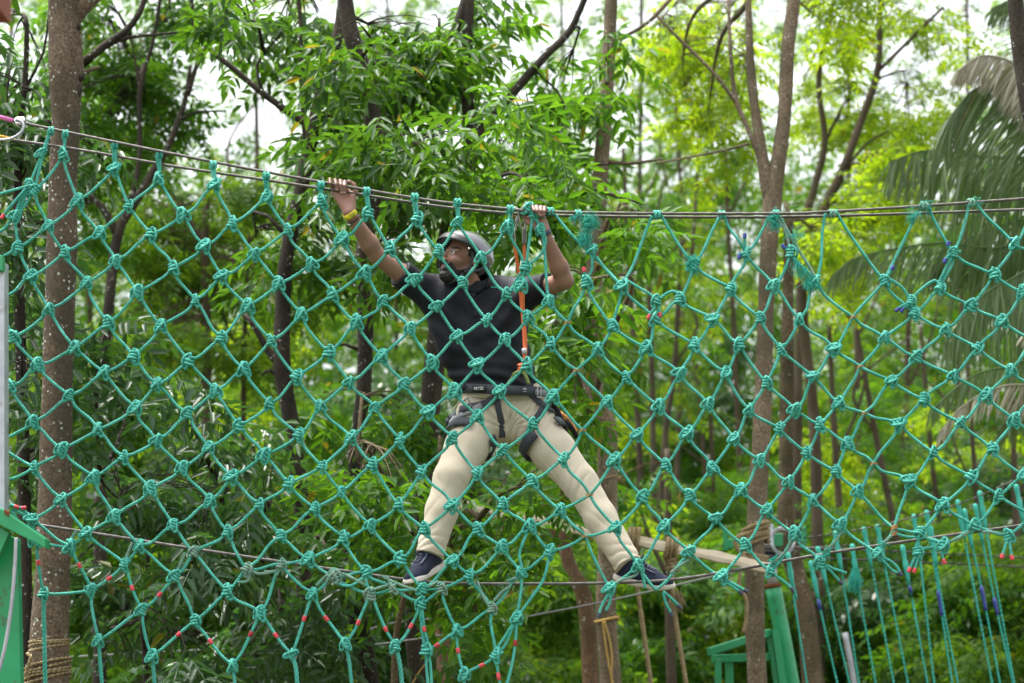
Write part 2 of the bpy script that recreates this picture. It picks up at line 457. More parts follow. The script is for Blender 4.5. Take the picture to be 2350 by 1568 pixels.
def tree(name, label, cat, Y, trunk, branches=(), clusters=(), leafm=None, kind='mid', bark=None, per=6, parts=0, group=None, sc=(.8, 1.15), droop=(-.75, .25), ground=True, seg=12, twigs=True, tmat=None):
    tp, tr = px_path(trunk, Y)
    base = tp[-1].copy()
    if ground and base[2] > .1:       # carry the trunk on down into the soil
        d = tp[-1] - tp[-2]; d = d / np.linalg.norm(d)
        g = tp[-1] + d * (base[2] * 1.0); g = np.array([g[0], tp[-1][1], -.05]); base = g
    root = empty(name, (base[0], base[1], 0), label, cat, group)
    mb = MB(); 
    tk = list(trunk)
    c = spline(tp + ([base] if ground and tp[-1][2] > .1 else []), .10); n = len(c)
    L0 = [0]; allp = tp + ([base] if ground and tp[-1][2] > .1 else [])
    for a, b in zip(allp[:-1], allp[1:]): L0.append(L0[-1] + np.linalg.norm(b - a))
    rr_ = tr + ([tr[-1] * 1.15] if ground and tp[-1][2] > .1 else [])
    sc_ = np.concatenate([[0], np.cumsum(np.linalg.norm(np.diff(c, axis=0), axis=1))]); r = np.interp(sc_ / sc_[-1], np.array(L0) / L0[-1], rr_)
    ph = rt.random() * 6
    r = r * (1 + .03 * np.sin(sc_ * 5 + ph) + .022 * np.sin(sc_ * 13 + 2 * ph))
    tube(mb, c, r, seg); tk_ = mb.build('trunk', bark or B_mid, root)
    spine = [c]
    for b in branches:
        mb = MB(); spine.append(limb(mb, b, Y, 8, .12, .05)); mb.build('branch', bark or B_mid, root)
    if clusters:
        cl = [q if (i % 2 and kind == 'near') else tuple(q[:4]) + ((q[4] + 1.6,) if kind == 'mid' else (max(q[4], Y + .7),)) + tuple(q[5:]) for i, q in enumerate(clusters)]; DENS[0] = {'near': .52, 'mid': 1.0, 'far': 1}[kind]
        tips = rosettes(cl, Y); allc = np.concatenate(spine)
        if twigs:
            mb = MB()
            for q in cl:
                cc = np.array(P(q[0], q[1], q[4])); j = np.argmin(((allc - cc) ** 2).sum(1) + np.where(allc[:, 2] > cc[2] + .3, 4, 0)); a = allc[j]
                mid = a * .5 + cc * .5 + np.array([rt.gauss(0, .1), rt.gauss(0, .1), .12 + rt.gauss(0, .1)])
                l = np.linalg.norm(cc - a); cv = spline([a, mid, cc], n=max(5, int(l / .15))); tube(mb, cv, np.linspace(.010 + .008 * min(l, 2), .005, len(cv)), 5)
                c_n = tips[np.linalg.norm((tips - cc) / [q[2] * px(q[4]), q[5], q[3] * px(q[4])], axis=1) < 1.6]
                for t_ in c_n[:40]:
                    j = np.argmin(((cv - t_) ** 2).sum(1)); s0 = cv[max(0, j - 1)]
                    m_ = s0 * .5 + t_ * .5 + np.array([0, 0, .05]); k = spline([s0, m_, t_], n=4); tube(mb, k, np.linspace(.005, .0025, 4), 4, cap=False)
            tag(mb.build('twigs', bark or B_mid, root), kind='stuff')
        pos, d = leaves_at(tips, per, .2 if kind != 'far' else .4, droop); n = len(pos); s_ = rg.uniform(sc[0], sc[1], n); tw = rg.normal(0, .55, n)
        k = 0
        if parts:
            # the leaves that show largest become single parts
            o_ = np.argsort(pos[:, 1] + 3 * (np.abs(pos[:, 0] - (P(1175, 784, Y)[0])) > px(Y) * 1200)); pos, d, s_, tw = pos[o_], d[o_], s_[o_], tw[o_]; k = min(parts, n)
            Rm = rots(d[:k], tw[:k])
            inv = Matrix.Translation(-root_loc(root))
            for i in range(k):
                t_ = rt.randrange(len(TPL[kind])); o = bpy.data.objects.new('leaf', leaf_mesh(kind, t_, leafm)); C.objects.link(o); o.parent = root; o.matrix_parent_inverse = inv
                M4 = Matrix(Rm[i].tolist()).to_4x4() @ Matrix.Scale(s_[i], 4); M4.translation = pos[i].tolist(); o.matrix_basis = M4
        if n > k:
            V, F = leaf_cloud(kind, pos[k:], d[k:], s_[k:], tw[k:]); tag(link('foliage', np_mesh('foliage', V, F, (leafm,)), None, root), kind='stuff')
    return root

# ---- the sharp trunk at the left, close behind the net
ta = tree('tree', 'grey-brown tree trunk with pale lichen and a broken stub, behind the left of the net', 'tree', 12.4,
     [(150, -260, 66), (148, -40, 74), (149, 80, 76), (152, 150, 80), (151, 200, 76), (151, 300, 68), (145, 400, 68), (143, 500, 70), (141, 600, 68), (136, 735, 71), (131, 900, 73), (127, 1100, 75), (122, 1300, 80), (114, 1450, 90), (111, 1568, 98)],
     [[(160, 60, 40), (185, 20, 44), (215, -10, 40), (290, -90, 34), (380, -220, 26)], [(170, 172, 18), (193, 168, 14), (210, 160, 11), (232, 153, 4)], [(168, 178, 12), (188, 172, 9), (200, 158, 3)]],
     [(150, -420, 320, 140, 12.6, 1.2, 40), (420, -330, 200, 120, 12.6, .8, 26), (-150, -200, 120, 120, 12.9, .8, 16)], L_dark, 'near', B_grey, seg=20)
# burnt patch under the stub, knots in the bark
mb = MB()
M_burn = mat('charred_bark', (.022, .018, .016), .9, .2, noise=(30, (.06, .045, .035), .4, .6), bump=(60, .8, .01))
for (u, v, ru, rv) in ((184, 178, 9, 12), (178, 205, 8, 26), (172, 235, 7, 18), (178, 62, 7, 12), (172, 10, 6, 14)):
    c_ = np.array(P(u, v, 12.36)); s_ = px(12.36); VV = []; FF = []
    for i in range(5):
        for j in range(12):
            a = j * math.pi / 6; k = (i + .15) / 4.15 * (1 + .22 * math.sin(3 * a + u)); VV.append(c_ + np.array([math.cos(a) * ru * s_ * k, -.022 * (1 - (i / 4) ** 2) + .012, math.sin(a) * rv * s_ * k]))
    for i in range(4):
        for j in range(12): FF.append((i * 12 + j, i * 12 + (j + 1) % 12, i * 12 + 12 + (j + 1) % 12, i * 12 + 12 + j))
    mb.add(VV, FF)
tag(mb.build('bark_scar', M_burn, ta), 'blackened scar below the broken stub')

# ---- trees of the middle distance whose leaves can be told apart
tree('tree', 'dark slim tree leaning right with a forked crown, left of the hands', 'tree', 15.5,
     [(800, -120, 26), (780, 60, 28), (740, 200, 30), (712, 330, 32), (690, 440, 34), (665, 551, 34), (653, 628, 34), (648, 740, 36), (646, 815, 40), (650, 870, 40), (668, 967, 38), (684, 1085, 38), (693, 1180, 36), (696, 1311, 34), (699, 1475, 36), (704, 1568, 38)],
     [[(760, 318, 20), (700, 282, 18), (610, 220, 16), (545, 165, 13), (475, 108, 11), (445, 60, 10), (438, -40, 9)], [(706, 400, 14), (700, 300, 14), (692, 180, 12), (690, 60, 10), (680, -60, 8)],
      [(640, 835, 22), (615, 805, 18), (590, 760, 14), (560, 720, 9)], [(700, 288, 7), (640, 250, 6), (600, 205, 4)], [(605, 215, 8), (590, 150, 7), (650, 70, 4)], [(655, 880, 8), (620, 850, 9), (600, 862, 4)]],
     [(640, 40, 90, 60, 14.2, .6, 16), (760, 150, 70, 70, 14.8, .6, 14), (700, 30, 80, 60, 14.5, .7, 12), (590, 560, 110, 70, 16, .8, 16), (740, 560, 90, 70, 15.3, .7, 16), (560, 40, 70, 50, 14.6, .6, 10), (760, 330, 60, 60, 14.8, .4, 12)], L_dark, 'near', B_dark, parts=300)
tree('tree', 'dark lichen-spotted tree rising behind the left arm, bending at mid height', 'tree', 14.6,
     [(780, -120, 34), (801, 57, 38), (832, 160, 40), (850, 240, 40), (862, 340, 40), (860, 430, 40), (845, 520, 38), (834, 600, 40), (838, 700, 38), (838, 800, 36), (834, 900, 36), (820, 1020, 38), (800, 1150, 40), (806, 1240, 42), (808, 1340, 44), (826, 1448, 46), (846, 1568, 50)],
     [[(845, 230, 14), (800, 210, 12), (745, 170, 8)], [(836, 690, 14), (800, 650, 10), (760, 640, 6)], [(836, 810, 10), (790, 790, 7), (740, 800, 5)]],
     [(880, 200, 110, 80, 13.6, .6, 22), (960, 330, 120, 80, 13.3, .6, 24), (870, 390, 90, 60, 13.4, .5, 16), (780, 380, 80, 70, 13.8, .5, 12), (930, 80, 90, 60, 14.2, .6, 16), (900, 520, 90, 60, 13.8, .5, 12), (1000, 440, 90, 50, 13.2, .4, 12), (830, 60, 60, 60, 14, .5, 8)], L_dark, 'near', B_dark, parts=300)
tree('tree', 'dark tree behind the head whose trunk splits into a V', 'tree', 15.4,
     [(1074, -120, 26), (1074, 20, 28), (1070, 168, 30), (1076, 269, 30), (1082, 330, 34), (1070, 386, 42), (1047, 470, 46), (1030, 540, 48), (1015, 700, 48), (990, 900, 48), (975, 1150, 48), (955, 1350, 46), (952, 1470, 44), (962, 1568, 44)],
     [[(1082, 340, 30), (1110, 296, 26), (1138, 262, 24), (1205, 181, 20), (1260, 120, 18), (1306, 74, 17), (1345, -10, 15), (1390, -120, 12)], [(930, 235, 20), (960, 190, 22), (1005, 130, 26), (1047, 67, 26), (1072, -10, 24), (1100, -110, 20)],
      [(1060, 400, 10), (1200, 388, 12), (1290, 405, 12), (1380, 440, 9), (1480, 470, 5)], [(1240, 395, 6), (1300, 380, 5), (1400, 378, 4)], [(1225, 160, 7), (1280, 210, 5), (1300, 260, 3)]],
     [(1090, 170, 110, 70, 14.4, .6, 18), (1220, 280, 110, 70, 14.2, .6, 20), (1150, 70, 110, 60, 14.8, .7, 16), (1230, 430, 80, 50, 13.5, .4, 14), (1300, 160, 80, 80, 15, .6, 12), (1110, 440, 80, 40, 14, .5, 10), (1160, 360, 90, 50, 14.0, .5, 14), (1010, 60, 60, 50, 14.8, .5, 8)], L_mid, 'near', B_dark, parts=300)
tree('tree', 'brown trunk with leafy sprays hanging beside the right elbow', 'tree', 16.5,
     [(1408, -120, 28), (1403, 0, 29), (1396, 134, 31), (1390, 260, 33), (1380, 370, 36), (1372, 470, 38), (1366, 600, 40), (1360, 760, 42), (1357, 840, 44), (1366, 920, 46), (1392, 980, 48), (1394, 1100, 46), (1396, 1280, 46), (1390, 1393, 46), (1402, 1568, 50)],
     [[(1380, 368, 10), (1440, 376, 9), (1520, 365, 6)], [(1385, 300, 7), (1360, 250, 6), (1330, 200, 4)], [(1400, 100, 8), (1460, 70, 9), (1500, 40, 10), (1545, -10, 10)], [(1395, 975, 16), (1375, 985, 14), (1350, 975, 8)], [(1364, 620, 12), (1345, 560, 10), (1310, 500, 6)]],
     [(1345, 520, 70, 60, 13.4, .4, 13), (1335, 640, 60, 80, 13.2, .4, 12), (1350, 770, 70, 60, 13.3, .4, 13), (1310, 860, 60, 60, 13.3, .4, 10), (1355, 990, 60, 70, 13.6, .4, 10), (1420, 480, 60, 50, 14, .5, 8), (1470, 560, 60, 60, 15, .5, 6), (1390, 130, 70, 70, 15.6, .5, 10), (1330, 330, 60, 60, 14.6, .5, 8), (1270, 740, 50, 60, 13.2, .3, 8)], L_mid, 'near', B_pale, parts=300)
tree('young_tree', 'young leafy tree with bright green leaflets behind the legs', 'tree', 13.4,
     [(1010, 1000, 8), (1005, 1130, 10), (985, 1210, 12), (960, 1290, 13), (925, 1380, 14), (908, 1470, 15), (905, 1568, 16)], [[(960, 1290, 8), (1010, 1230, 7), (1100, 1190, 5)], [(985, 1210, 7), (900, 1120, 6), (820, 1060, 4)]],
     [(840, 940, 110, 60, 12.9, .35, 14), (900, 1060, 110, 60, 12.8, .35, 15), (1130, 1130, 80, 70, 12.9, .35, 14), (1190, 1210, 70, 70, 12.9, .3, 11), (800, 1140, 90, 60, 12.9, .35, 12), (900, 1230, 80, 60, 13.0, .35, 12), (1090, 1260, 80, 60, 13.0, .35, 12), (1230, 1110, 60, 70, 12.9, .3, 9), (1000, 1330, 100, 60, 13.1, .4, 12), (1100, 1420, 70, 60, 13.2, .4, 10)], L_mid, 'near', B_mid, parts=300, sc=(.75, 1.05))
tree('shrub', 'dark dull-leaved shrub filling the lower left behind the net', 'shrub', 14.2,
     [(330, 1180, 8), (340, 1300, 11), (330, 1420, 13), (335, 1568, 15)], [[(335, 1350, 8), (420, 1250, 7), (520, 1180, 4)], [(338, 1300, 7), (270, 1200, 6), (230, 1100, 4)]],
     [(260, 900, 110, 80, 13.8, .5, 15), (400, 960, 120, 80, 13.6, .5, 17), (260, 1080, 110, 80, 13.5, .5, 17), (430, 1130, 120, 80, 13.4, .5, 18), (280, 1260, 120, 80, 13.3, .5, 18), (450, 1300, 120, 80, 13.3, .5, 18), (270, 1430, 120, 80, 13.2, .5, 17), (430, 1480, 120, 80, 13.2, .5, 17), (330, 1600, 180, 80, 13.2, .5, 20), (240, 760, 90, 70, 14, .5, 10)], L_under, 'near', B_dark, parts=300)
tree('shrub', 'dark green shrub with greyish sheen between the two dark trunks', 'shrub', 14.8,
     [(610, 1200, 8), (600, 1300, 10), (585, 1430, 12), (590, 1568, 13)], [[(600, 1330, 7), (660, 1250, 5), (740, 1220, 4)], [(598, 1350, 6), (540, 1280, 5), (500, 1240, 3)]],
     [(560, 1010, 110, 70, 14.2, .5, 13), (590, 1150, 120, 80, 14.1, .5, 15), (600, 1290, 120, 80, 14, .5, 16), (640, 1420, 130, 80, 14, .5, 17), (580, 1540, 140, 70, 13.9, .5, 16), (760, 1330, 90, 80, 14.2, .5, 12), (780, 1500, 110, 80, 14.1, .5, 14)], L_under, 'near', B_dark, parts=300)
tree('shrub', 'shrub with dark leaves and thin stems between the post and the left trunk', 'shrub', 13.6,
     [(62, 60, 11), (58, 180, 14), (46, 300, 17), (40, 480, 22), (45, 700, 26), (50, 900, 28), (55, 1100, 30), (60, 1568, 34)], [[(60, 200, 8), (100, 120, 6), (112, 30, 5)], [(45, 420, 7), (90, 330, 6), (112, 290, 4)], [(40, 330, 8), (15, 240, 7), (25, 150, 5)]],
     [(40, 60, 90, 80, 13.4, .5, 16), (50, 200, 90, 80, 13.4, .5, 16), (40, 360, 90, 80, 13.3, .5, 14), (60, 520, 90, 80, 13.3, .5, 12), (50, 700, 90, 90, 13.4, .5, 12), (60, 900, 90, 90, 13.4, .5, 12), (50, 1080, 90, 80, 13.4, .5, 10), (210, 330, 50, 80, 14, .5, 6)], L_under, 'near', B_dark, parts=200)
# ---- blurred trees farther back
GR = 'trees standing farther back in the wood'
tree('tree', 'leaning dark tree with long thin branches, right of the left trunk', 'tree', 19,
     [(437, 150, 9), (425, 230, 12), (406, 286, 15), (386, 336, 17), (336, 420, 20), (300, 480, 22), (270, 540, 24), (250, 700, 26), (235, 900, 28), (230, 1200, 30), (228, 1568, 32)],
     [[(430, 220, 12), (460, 130, 11), (507, 64, 9), (530, 0, 7)], [(188, 148, 22, 15), (240, 105, 20, 15), (286, 74, 18, 15), (320, 30, 15, 15), (345, -40, 13, 15)], [(195, 138, 10, 15), (280, 90, 9, 15), (360, 80, 7, 15), (440, 70, 4, 15)], [(300, 470, 14), (320, 360, 12), (322, 202, 11), (350, 100, 10), (372, -30, 8)], [(322, 205, 8), (310, 140, 6), (300, 80, 4)], [(400, 290, 8), (440, 260, 6), (520, 255, 4)], [(270, 540, 20), (230, 470, 14), (190, 440, 10)]],
     [(240, 60, 110, 70, 18, 1, 30), (330, 170, 120, 80, 18.5, 1, 34), (250, 280, 110, 80, 18.5, 1, 30), (400, 60, 110, 70, 19, 1, 26), (340, 330, 100, 70, 19.5, 1, 24), (220, 450, 90, 70, 19, 1, 22), ], L_mid, 'mid', B_dark, group=None)
tree('tree', 'bright blurred tree behind the left half of the net', 'tree', 23,
     [(480, 420, 14), (470, 560, 18), (475, 800, 22), (470, 1100, 24), (465, 1568, 26)], [[(470, 560, 10), (420, 480, 8), (380, 430, 5)], [(475, 700, 10), (540, 600, 8), (600, 520, 5)]],
     [(420, 480, 110, 60, 22, 1.2, 30), (560, 470, 110, 60, 22, 1.2, 32), (480, 590, 130, 70, 22, 1.2, 34), (360, 600, 110, 70, 22, 1.2, 24), (600, 660, 110, 80, 22, 1.2, 26), (300, 720, 110, 70, 22, 1.2, 20), (430, 760, 120, 70, 22, 1.2, 22), (560, 820, 120, 70, 22, 1.2, 28), (330, 430, 60, 50, 22, 1, 10)], L_far, 'mid', B_far)
tree('tree', 'pale barked main trunk with a low fork, right of the man', 'tree', 16.8,
     [(1828, -120, 30), (1822, 0, 31), (1808, 108, 32), (1801, 252, 33), (1788, 359, 36), (1774, 450, 44), (1765, 560, 40), (1758, 700, 39), (1754, 820, 39), (1750, 950, 40), (1744, 1060, 43), (1738, 1150, 46), (1732, 1280, 43), (1732, 1430, 44), (1738, 1568, 46)],
     [[(1768, 470, 30), (1757, 406, 30), (1742, 310, 26), (1728, 216, 22), (1720, 100, 18), (1716, -60, 15)], [(1752, 390, 16), (1735, 341, 13), (1710, 280, 12), (1692, 240, 11), (1680, 170, 10), (1671, 0, 8)], [(1692, 240, 10), (1640, 170, 9), (1590, 120, 8), (1541, 72, 7), (1500, 30, 6)], [(1780, 430, 8), (1790, 380, 7), (1810, 330, 5)], [(1720, 330, 7), (1640, 350, 6), (1505, 375, 5)]],
     [(1640, 60, 120, 70, 19, 1.2, 22), (1560, 190, 110, 80, 19, 1.2, 20), (1720, 150, 100, 80, 18.5, 1, 14), (1500, 60, 100, 60, 19, 1.2, 20), (1900, 60, 110, 70, 19, 1.2, 18), (1620, 300, 110, 60, 19, 1.2, 14)], L_lime, 'mid', B_pale, per=6, sc=(.7, 1.0))
tree('tree', 'brown tree just behind the pale forked trunk, its stem swelling low down', 'tree', 20,
     [(1812, 500, 20), (1808, 700, 28), (1806, 918, 34), (1804, 1100, 36), (1806, 1220, 40), (1822, 1300, 44), (1848, 1400, 44), (1866, 1568, 48)], [[(1842, 1380, 18), (1875, 1360, 16), (1890, 1300, 12)]],
     [(1840, 560, 90, 60, 21, 1, 12), (1930, 640, 110, 70, 22, 1.2, 14)], L_lime, 'mid', B_mid)
tree('tree', 'slender pale leaning tree to the right of the forked trunk', 'tree', 24,
     [(1915, -60, 9), (1911, 18, 10), (1879, 180, 13), (1893, 323, 15), (1872, 420, 17), (1850, 503, 19), (1838, 640, 20), (1830, 1000, 22), (1826, 1568, 24)], [[(1893, 330, 8), (1930, 250, 6), (1960, 200, 4)]],
     [(1960, 190, 120, 70, 23, 1.2, 16), (1900, 300, 90, 50, 23, 1, 8), (1840, 200, 70, 60, 25, 1, 8)], L_lime, 'mid', B_far)
tree('tree', 'dark leaning tree with a high fork near the palm', 'tree', 23,
     [(2025, -40, 12), (2019, 36, 14), (2014, 162, 16), (1973, 287, 19), (1930, 400, 21), (1897, 467, 22), (1858, 560, 24), (1840, 700, 25), (1870, 1000, 26), (1880, 1568, 30)], [[(2014, 165, 10), (2090, 90, 9), (2163, 18, 7)], [(1930, 400, 8), (1990, 330, 6), (2040, 300, 4)]],
     [(2040, 60, 110, 60, 22, 1.2, 16), (2130, 120, 90, 60, 22, 1.2, 10), (2060, 240, 110, 60, 22, 1.2, 18), (1980, 380, 110, 60, 21, 1.2, 22), (2050, 450, 100, 60, 21, 1.2, 20), (1930, 520, 90, 50, 22, 1, 14)], L_lime, 'mid', B_far)
tree('tree', 'reddish curved trunk bending left below the right shoe', 'tree', 17.5,
     [(1290, 1080, 24), (1297, 1180, 28), (1297, 1257, 31), (1312, 1310, 34), (1338, 1360, 36), (1350, 1448, 36), (1356, 1568, 38)], [[(1300, 1270, 12), (1260, 1200, 10), (1240, 1120, 6)]],
     [(1270, 1060, 60, 50, 18, .6, 8), (1450, 1100, 70, 60, 19, .8, 8)], L_mid, 'mid', B_red)
tree('tree', 'reddish-brown stem at the bottom beside the dark trunk, under the man', 'tree', 17,
     [(1000, 1290, 18), (1010, 1415, 28), (1016, 1490, 32), (1022, 1568, 34)], (), [(1010, 1270, 70, 50, 17.5, .6, 8)], L_mid, 'mid', B_red)
thin = [(1494, 780, 13, 1512, 1568, 18, 27), (1548, 840, 13, 1520, 1100, 16, 28), (1535, 1330, 20, 1541, 1568, 24, 21), (1918, 1050, 16, 1944, 1568, 22, 25), (2010, 1000, 14, 2100, 1568, 20, 26), (2138, 1050, 12, 2180, 1568, 18, 29), (1965, 780, 12, 1985, 1300, 16, 31), (2080, 900, 14, 2065, 1400, 18, 33), (1640, 1250, 14, 1655, 1568, 16, 30), (2240, 1130, 12, 2275, 1568, 17, 27), (1445, 640, 12, 1470, 1100, 15, 29), (2330, 1150, 16, 2345, 1568, 22, 24), (560, 830, 12, 540, 1568, 16, 24), (1590, 560, 10, 1560, 900, 12, 33), (1670, 500, 10, 1690, 900, 13, 35), (1560, 400, 9, 1590, 760, 11, 36)]
nth = ['slim trunk in the gap right of the elbow', 'slim slanting trunk beside the straight slim one', 'dark short trunk below the timber beam', 'thin trunk behind the left end of the hanging ropes', 'slanting trunk behind the hanging ropes', 'thin trunk behind the taped ropes at right', 'faint trunk in the middle of the right half of the net', 'faint dark trunk left of the palm', 'thin trunk behind the beam end', 'thin trunk between the rightmost hanging ropes', 'thin trunk above the right knee', 'trunk at the lower right edge of the picture', 'thin trunk in the lower left, behind the shrubs', 'faint pale trunk far behind the torn part of the net', 'faint far trunk under the tufted knot', 'faint far trunk under the top cable right of the hand']
for (u0, v0, w0, u1, v1, w1, y), lb in zip(thin, nth):
    um = (u0 + u1) / 2 + rt.gauss(0, 6)
    tree('tree', lb, 'tree', y, [(u0 - (u1 - u0) * .6, v0 - 300, w0 * .7), (u0, v0, w0), (um, (v0 + v1) / 2, (w0 + w1) / 2), (u1, v1, w1)], [[(u0, v0, w0 * .6), (u0 + rt.choice((-1, 1)) * 50, v0 - 110, w0 * .5), (u0 + rt.choice((-1, 1)) * 80, v0 - 230, 4)]],
         [(u0 + rt.gauss(0, 40), v0 - 120, 120, 80, y + .5, 1.3, 14), (u0 + rt.gauss(0, 60), v0 + 60, 110, 70, y + .5, 1.3, 12)], rt.choice((L_far, L_lime, L_mid)), 'mid', B_far, group=GR, twigs=False, sc=(.9, 1.3))
# dark trunk cutting the upper right corner
tree('tree', 'dark trunk leaning across the upper right corner', 'tree', 13.2, [(2318, -140, 34), (2330, 0, 38), (2342, 110, 42), (2362, 230, 46), (2400, 420, 50), (2440, 800, 56), (2460, 1568, 64)], (), (), None, 'mid', B_dark)

# ---- bushes that fill the lower half, each one plant
bz = []
for i in range(34):
    u = 1250 + (i % 12) * 105 + rt.gauss(0, 30); y = 24 + (i // 12) * 7 + rt.gauss(0, 1.5); v = [1330, 1170, 1010][i // 12] + rt.gauss(0, 50)
    bz.append((u, v, y))
for i in range(10): bz.append((150 + (i % 5) * 190 + rt.gauss(0, 30), [1180, 960][i // 5] + rt.gauss(0, 40), 21 + (i // 5) * 7))
def mass(name, items, m, lab):
    tips = rosettes([c for c in items], 0); pos, d = leaves_at(tips, 6, .25); n = len(pos)
    V, F = leaf_cloud('mid', pos, d, rg.uniform(.9, 1.4, n), rg.normal(0, .55, n)); tag(link(name, np_mesh(name, V, F, (m,))), lab, 'undergrowth', kind='stuff')
DENS[0] = 1.5
for k_, (m, lab) in enumerate(((L_mid, 'green undergrowth of the wood behind the net'), (L_far, 'brighter undergrowth of the wood behind the net'), (L_under, 'dull dark undergrowth of the wood behind the net'))):
    it = []
    for i, (u, v, y) in enumerate(bz):
        if (0, 1, 0, 2, 1)[i % 5] == k_: it += [(u, v - 60, 130, 80, y, 1.4, 20), (u + rt.gauss(0, 50), v + 90, 150, 100, y, 1.5, 26), (u + rt.gauss(0, 50), v + 250, 150, 110, y, 1.5, 24)]
    mass('undergrowth', it, m, lab)
# ---- the wood beyond, one mass
def wood(n, Y0, Y1, m, z0, z1, pw, nm, xw=1.25):
    Y = rg.uniform(Y0, Y1, n); x = rg.uniform(-1, 1, n) * Y * .2118 * xw; z = z0 + (z1 - z0) * rg.random(n) ** pw
    # leave the gaps where light comes through: sum of waves makes clumps
    k = np.sin(x * .9 + Y) + np.sin(z * .8 + x * .35 + 2) + np.sin(x * 1.9 - z * 1.3) + np.sin(Y * .9 + z * .4)
    keep = k > np.interp(z, [0, 8, 12, 16, 21], [-9, -2.6, -1.6, -.8, -.3]); keep &= rg.random(n) < np.interp(z, [5, 8, 11, 14, 22], [1, .8, .66, .58, .50])
    for a, b, c, e in ((-7.4, -4.6, 12.2, 17), (4.8, 7.6, 12.4, 15.6), (8.8, 10.8, 13.6, 19), (-1.4, .8, 13.2, 16.5)):   # clearings where the sky breaks through
        keep &= ~((x > a + .4 * np.sin(z * 2.1)) & (x < b + .4 * np.sin(z * 1.7 + 1)) & (z > c) & (z < e) & (rg.random(n) < .78))
    x, Y, z = x[keep], Y[keep], z[keep]; n = len(x)
    az = rg.random(n) * 6.28; pt = rg.uniform(-.9, .4, n); d = np.stack([np.cos(az) * np.cos(pt), np.sin(az) * np.cos(pt), np.sin(pt)], 1)
    V, F = leaf_cloud('far', np.stack([x, Y, z], 1), d, rg.uniform(.8, 1.4, n), rg.normal(0, .6, n)); me = np_mesh(nm, V, F, (m,)); o = link(nm, me); return tag(o, kind='stuff')
tag(wood(52000, 40, 62, L_far, .5, 22, 1.1, 'distant_wood'), 'mass of bright foliage in the wood far behind', 'wood')
tag(wood(26000, 38, 60, L_mid, .3, 12, .9, 'distant_undergrowth'), 'mass of darker foliage low in the wood far behind', 'wood')
# crowns above the picture: they shade the wood as they do in the photograph
def canopy(n, m, nm):
    Y = rg.uniform(17, 46, n); x = rg.uniform(-1, 1, n) * (4 + Y * .30); z = 1.6 + .315 * Y + .5 + rg.random(n) * 5.5
    k = np.sin(x * .8 + Y * .5) + np.sin(Y * .7 - x * .4 + 2); keep = k > -.6; x, Y, z = x[keep], Y[keep], z[keep]; n = len(x)
    az = rg.random(n) * 6.28; pt = rg.uniform(-.9, .3, n); d = np.stack([np.cos(az) * np.cos(pt), np.sin(az) * np.cos(pt), np.sin(pt)], 1)
    V, F = leaf_cloud('far', np.stack([x, Y, z], 1), d, rg.uniform(.8, 1.3, n), rg.normal(0, .5, n)); return tag(link(nm, np_mesh(nm, V, F, (m,))), 'high leafy crowns of the wood above', 'wood', kind='stuff')
canopy(20000, L_mid, 'canopy')
deep = [(30, 'at the left edge'), (215, 'right of the left trunk'), (585, 'left of the dark slim tree'), (900, 'behind the left arm'), (1270, 'left of the tall brown trunk'), (1455, 'under the top cable right of the tuft'), (1950, 'right of the slender leaning tree'), (2200, 'below the palm fronds')]
for i, (u, lb) in enumerate(deep):
    y = rt.uniform(28, 50); v0 = rt.uniform(-150, 150); w_ = rt.uniform(8, 15)
    tree('tree', 'faint slim trunk deep in the wood, ' + lb, 'tree', y, [(u + rt.gauss(0, 25), v0 - 200, w_ * .6), (u + rt.gauss(0, 16), 400, w_ * .8), (u + rt.gauss(0, 10), 900, w_), (u, 1400, w_ * 1.15)], [[(u, 500, w_ * .6), (u + rt.choice((-1, 1)) * 60, 330, w_ * .45), (u + rt.choice((-1, 1)) * 110, 120, w_ * .3)]], (), None, 'far', B_far, group='slim trunks deep in the wood', seg=7)

# ---- coconut palm at the right edge
palm = tree('palm_tree', 'coconut palm reaching in from the right edge with long drooping fronds', 'palm', 18.5, [(2490, 330, 60), (2480, 600, 62), (2470, 1000, 66), (2465, 1568, 74)], (), (), None, 'mid', B_mid)
def frond(pts, L0, L1, dirs, m, y, n=58, wd=.016, jit=.17, both=True):
    n = int(n * 1.6)
    """rachis through pts; leaflets droop from it"""
    p, _ = px_path([(u, v, 1) for u, v in pts], y); p = [np.array(q) + np.array([0, dy, 0]) for q, dy in zip(p, np.linspace(0, -.5, len(p)))]
    c = spline(p, n=n); t, nn, bb = frames(c); mb = MB(); tube(mb, c, np.linspace(.018, .004, n), 6)
    for i in range(2, n):
        f = i / n; L = (L0 + (L1 - L0) * f) * px(y) * (.55 + .45 * math.sin(math.pi * min(1, f * .9 + .12)))
        for k, dv in enumerate(dirs):
            if rg.random() < .10: continue
            d = np.array([dv[0], dv[2] if len(dv) > 2 else 0, -dv[1]], float) + rg.normal(0, jit, 3); d /= np.linalg.norm(d); d = d * .82 + t[i] * .42; d /= np.linalg.norm(d)
            sd = np.cross(d, [rg.normal(0, .25), 1, rg.normal(0, .25)]); sd /= np.linalg.norm(sd); q = c[i]; V = []
            for s, w_ in ((0, .5), (.3, 1), (.7, .75), (1, .08)):
                cc = q + d * L * s + np.array([0, 0, -.34 * L * s * s]); V += [cc - sd * wd * w_ / 2, cc + sd * wd * w_ / 2 + np.array([0, -.004, 0])]
            mb.add(V, [(0, 1, 3, 2), (2, 3, 5, 4), (4, 5, 7, 6)])
    return mb.build('frond', m, palm)
frond([(2480, 330), (2430, 130), (2370, -20), (2330, -120)], 210, 120, [(-1, .25, 0), (.8, .4, .2)], L_palm, 18.0)
frond([(2480, 330), (2400, 215), (2310, 165), (2230, 160), (2168, 205)], 120, 70, [(-.35, 1, 0), (-.1, 1, .5)], L_dry, 17.6, wd=.022)
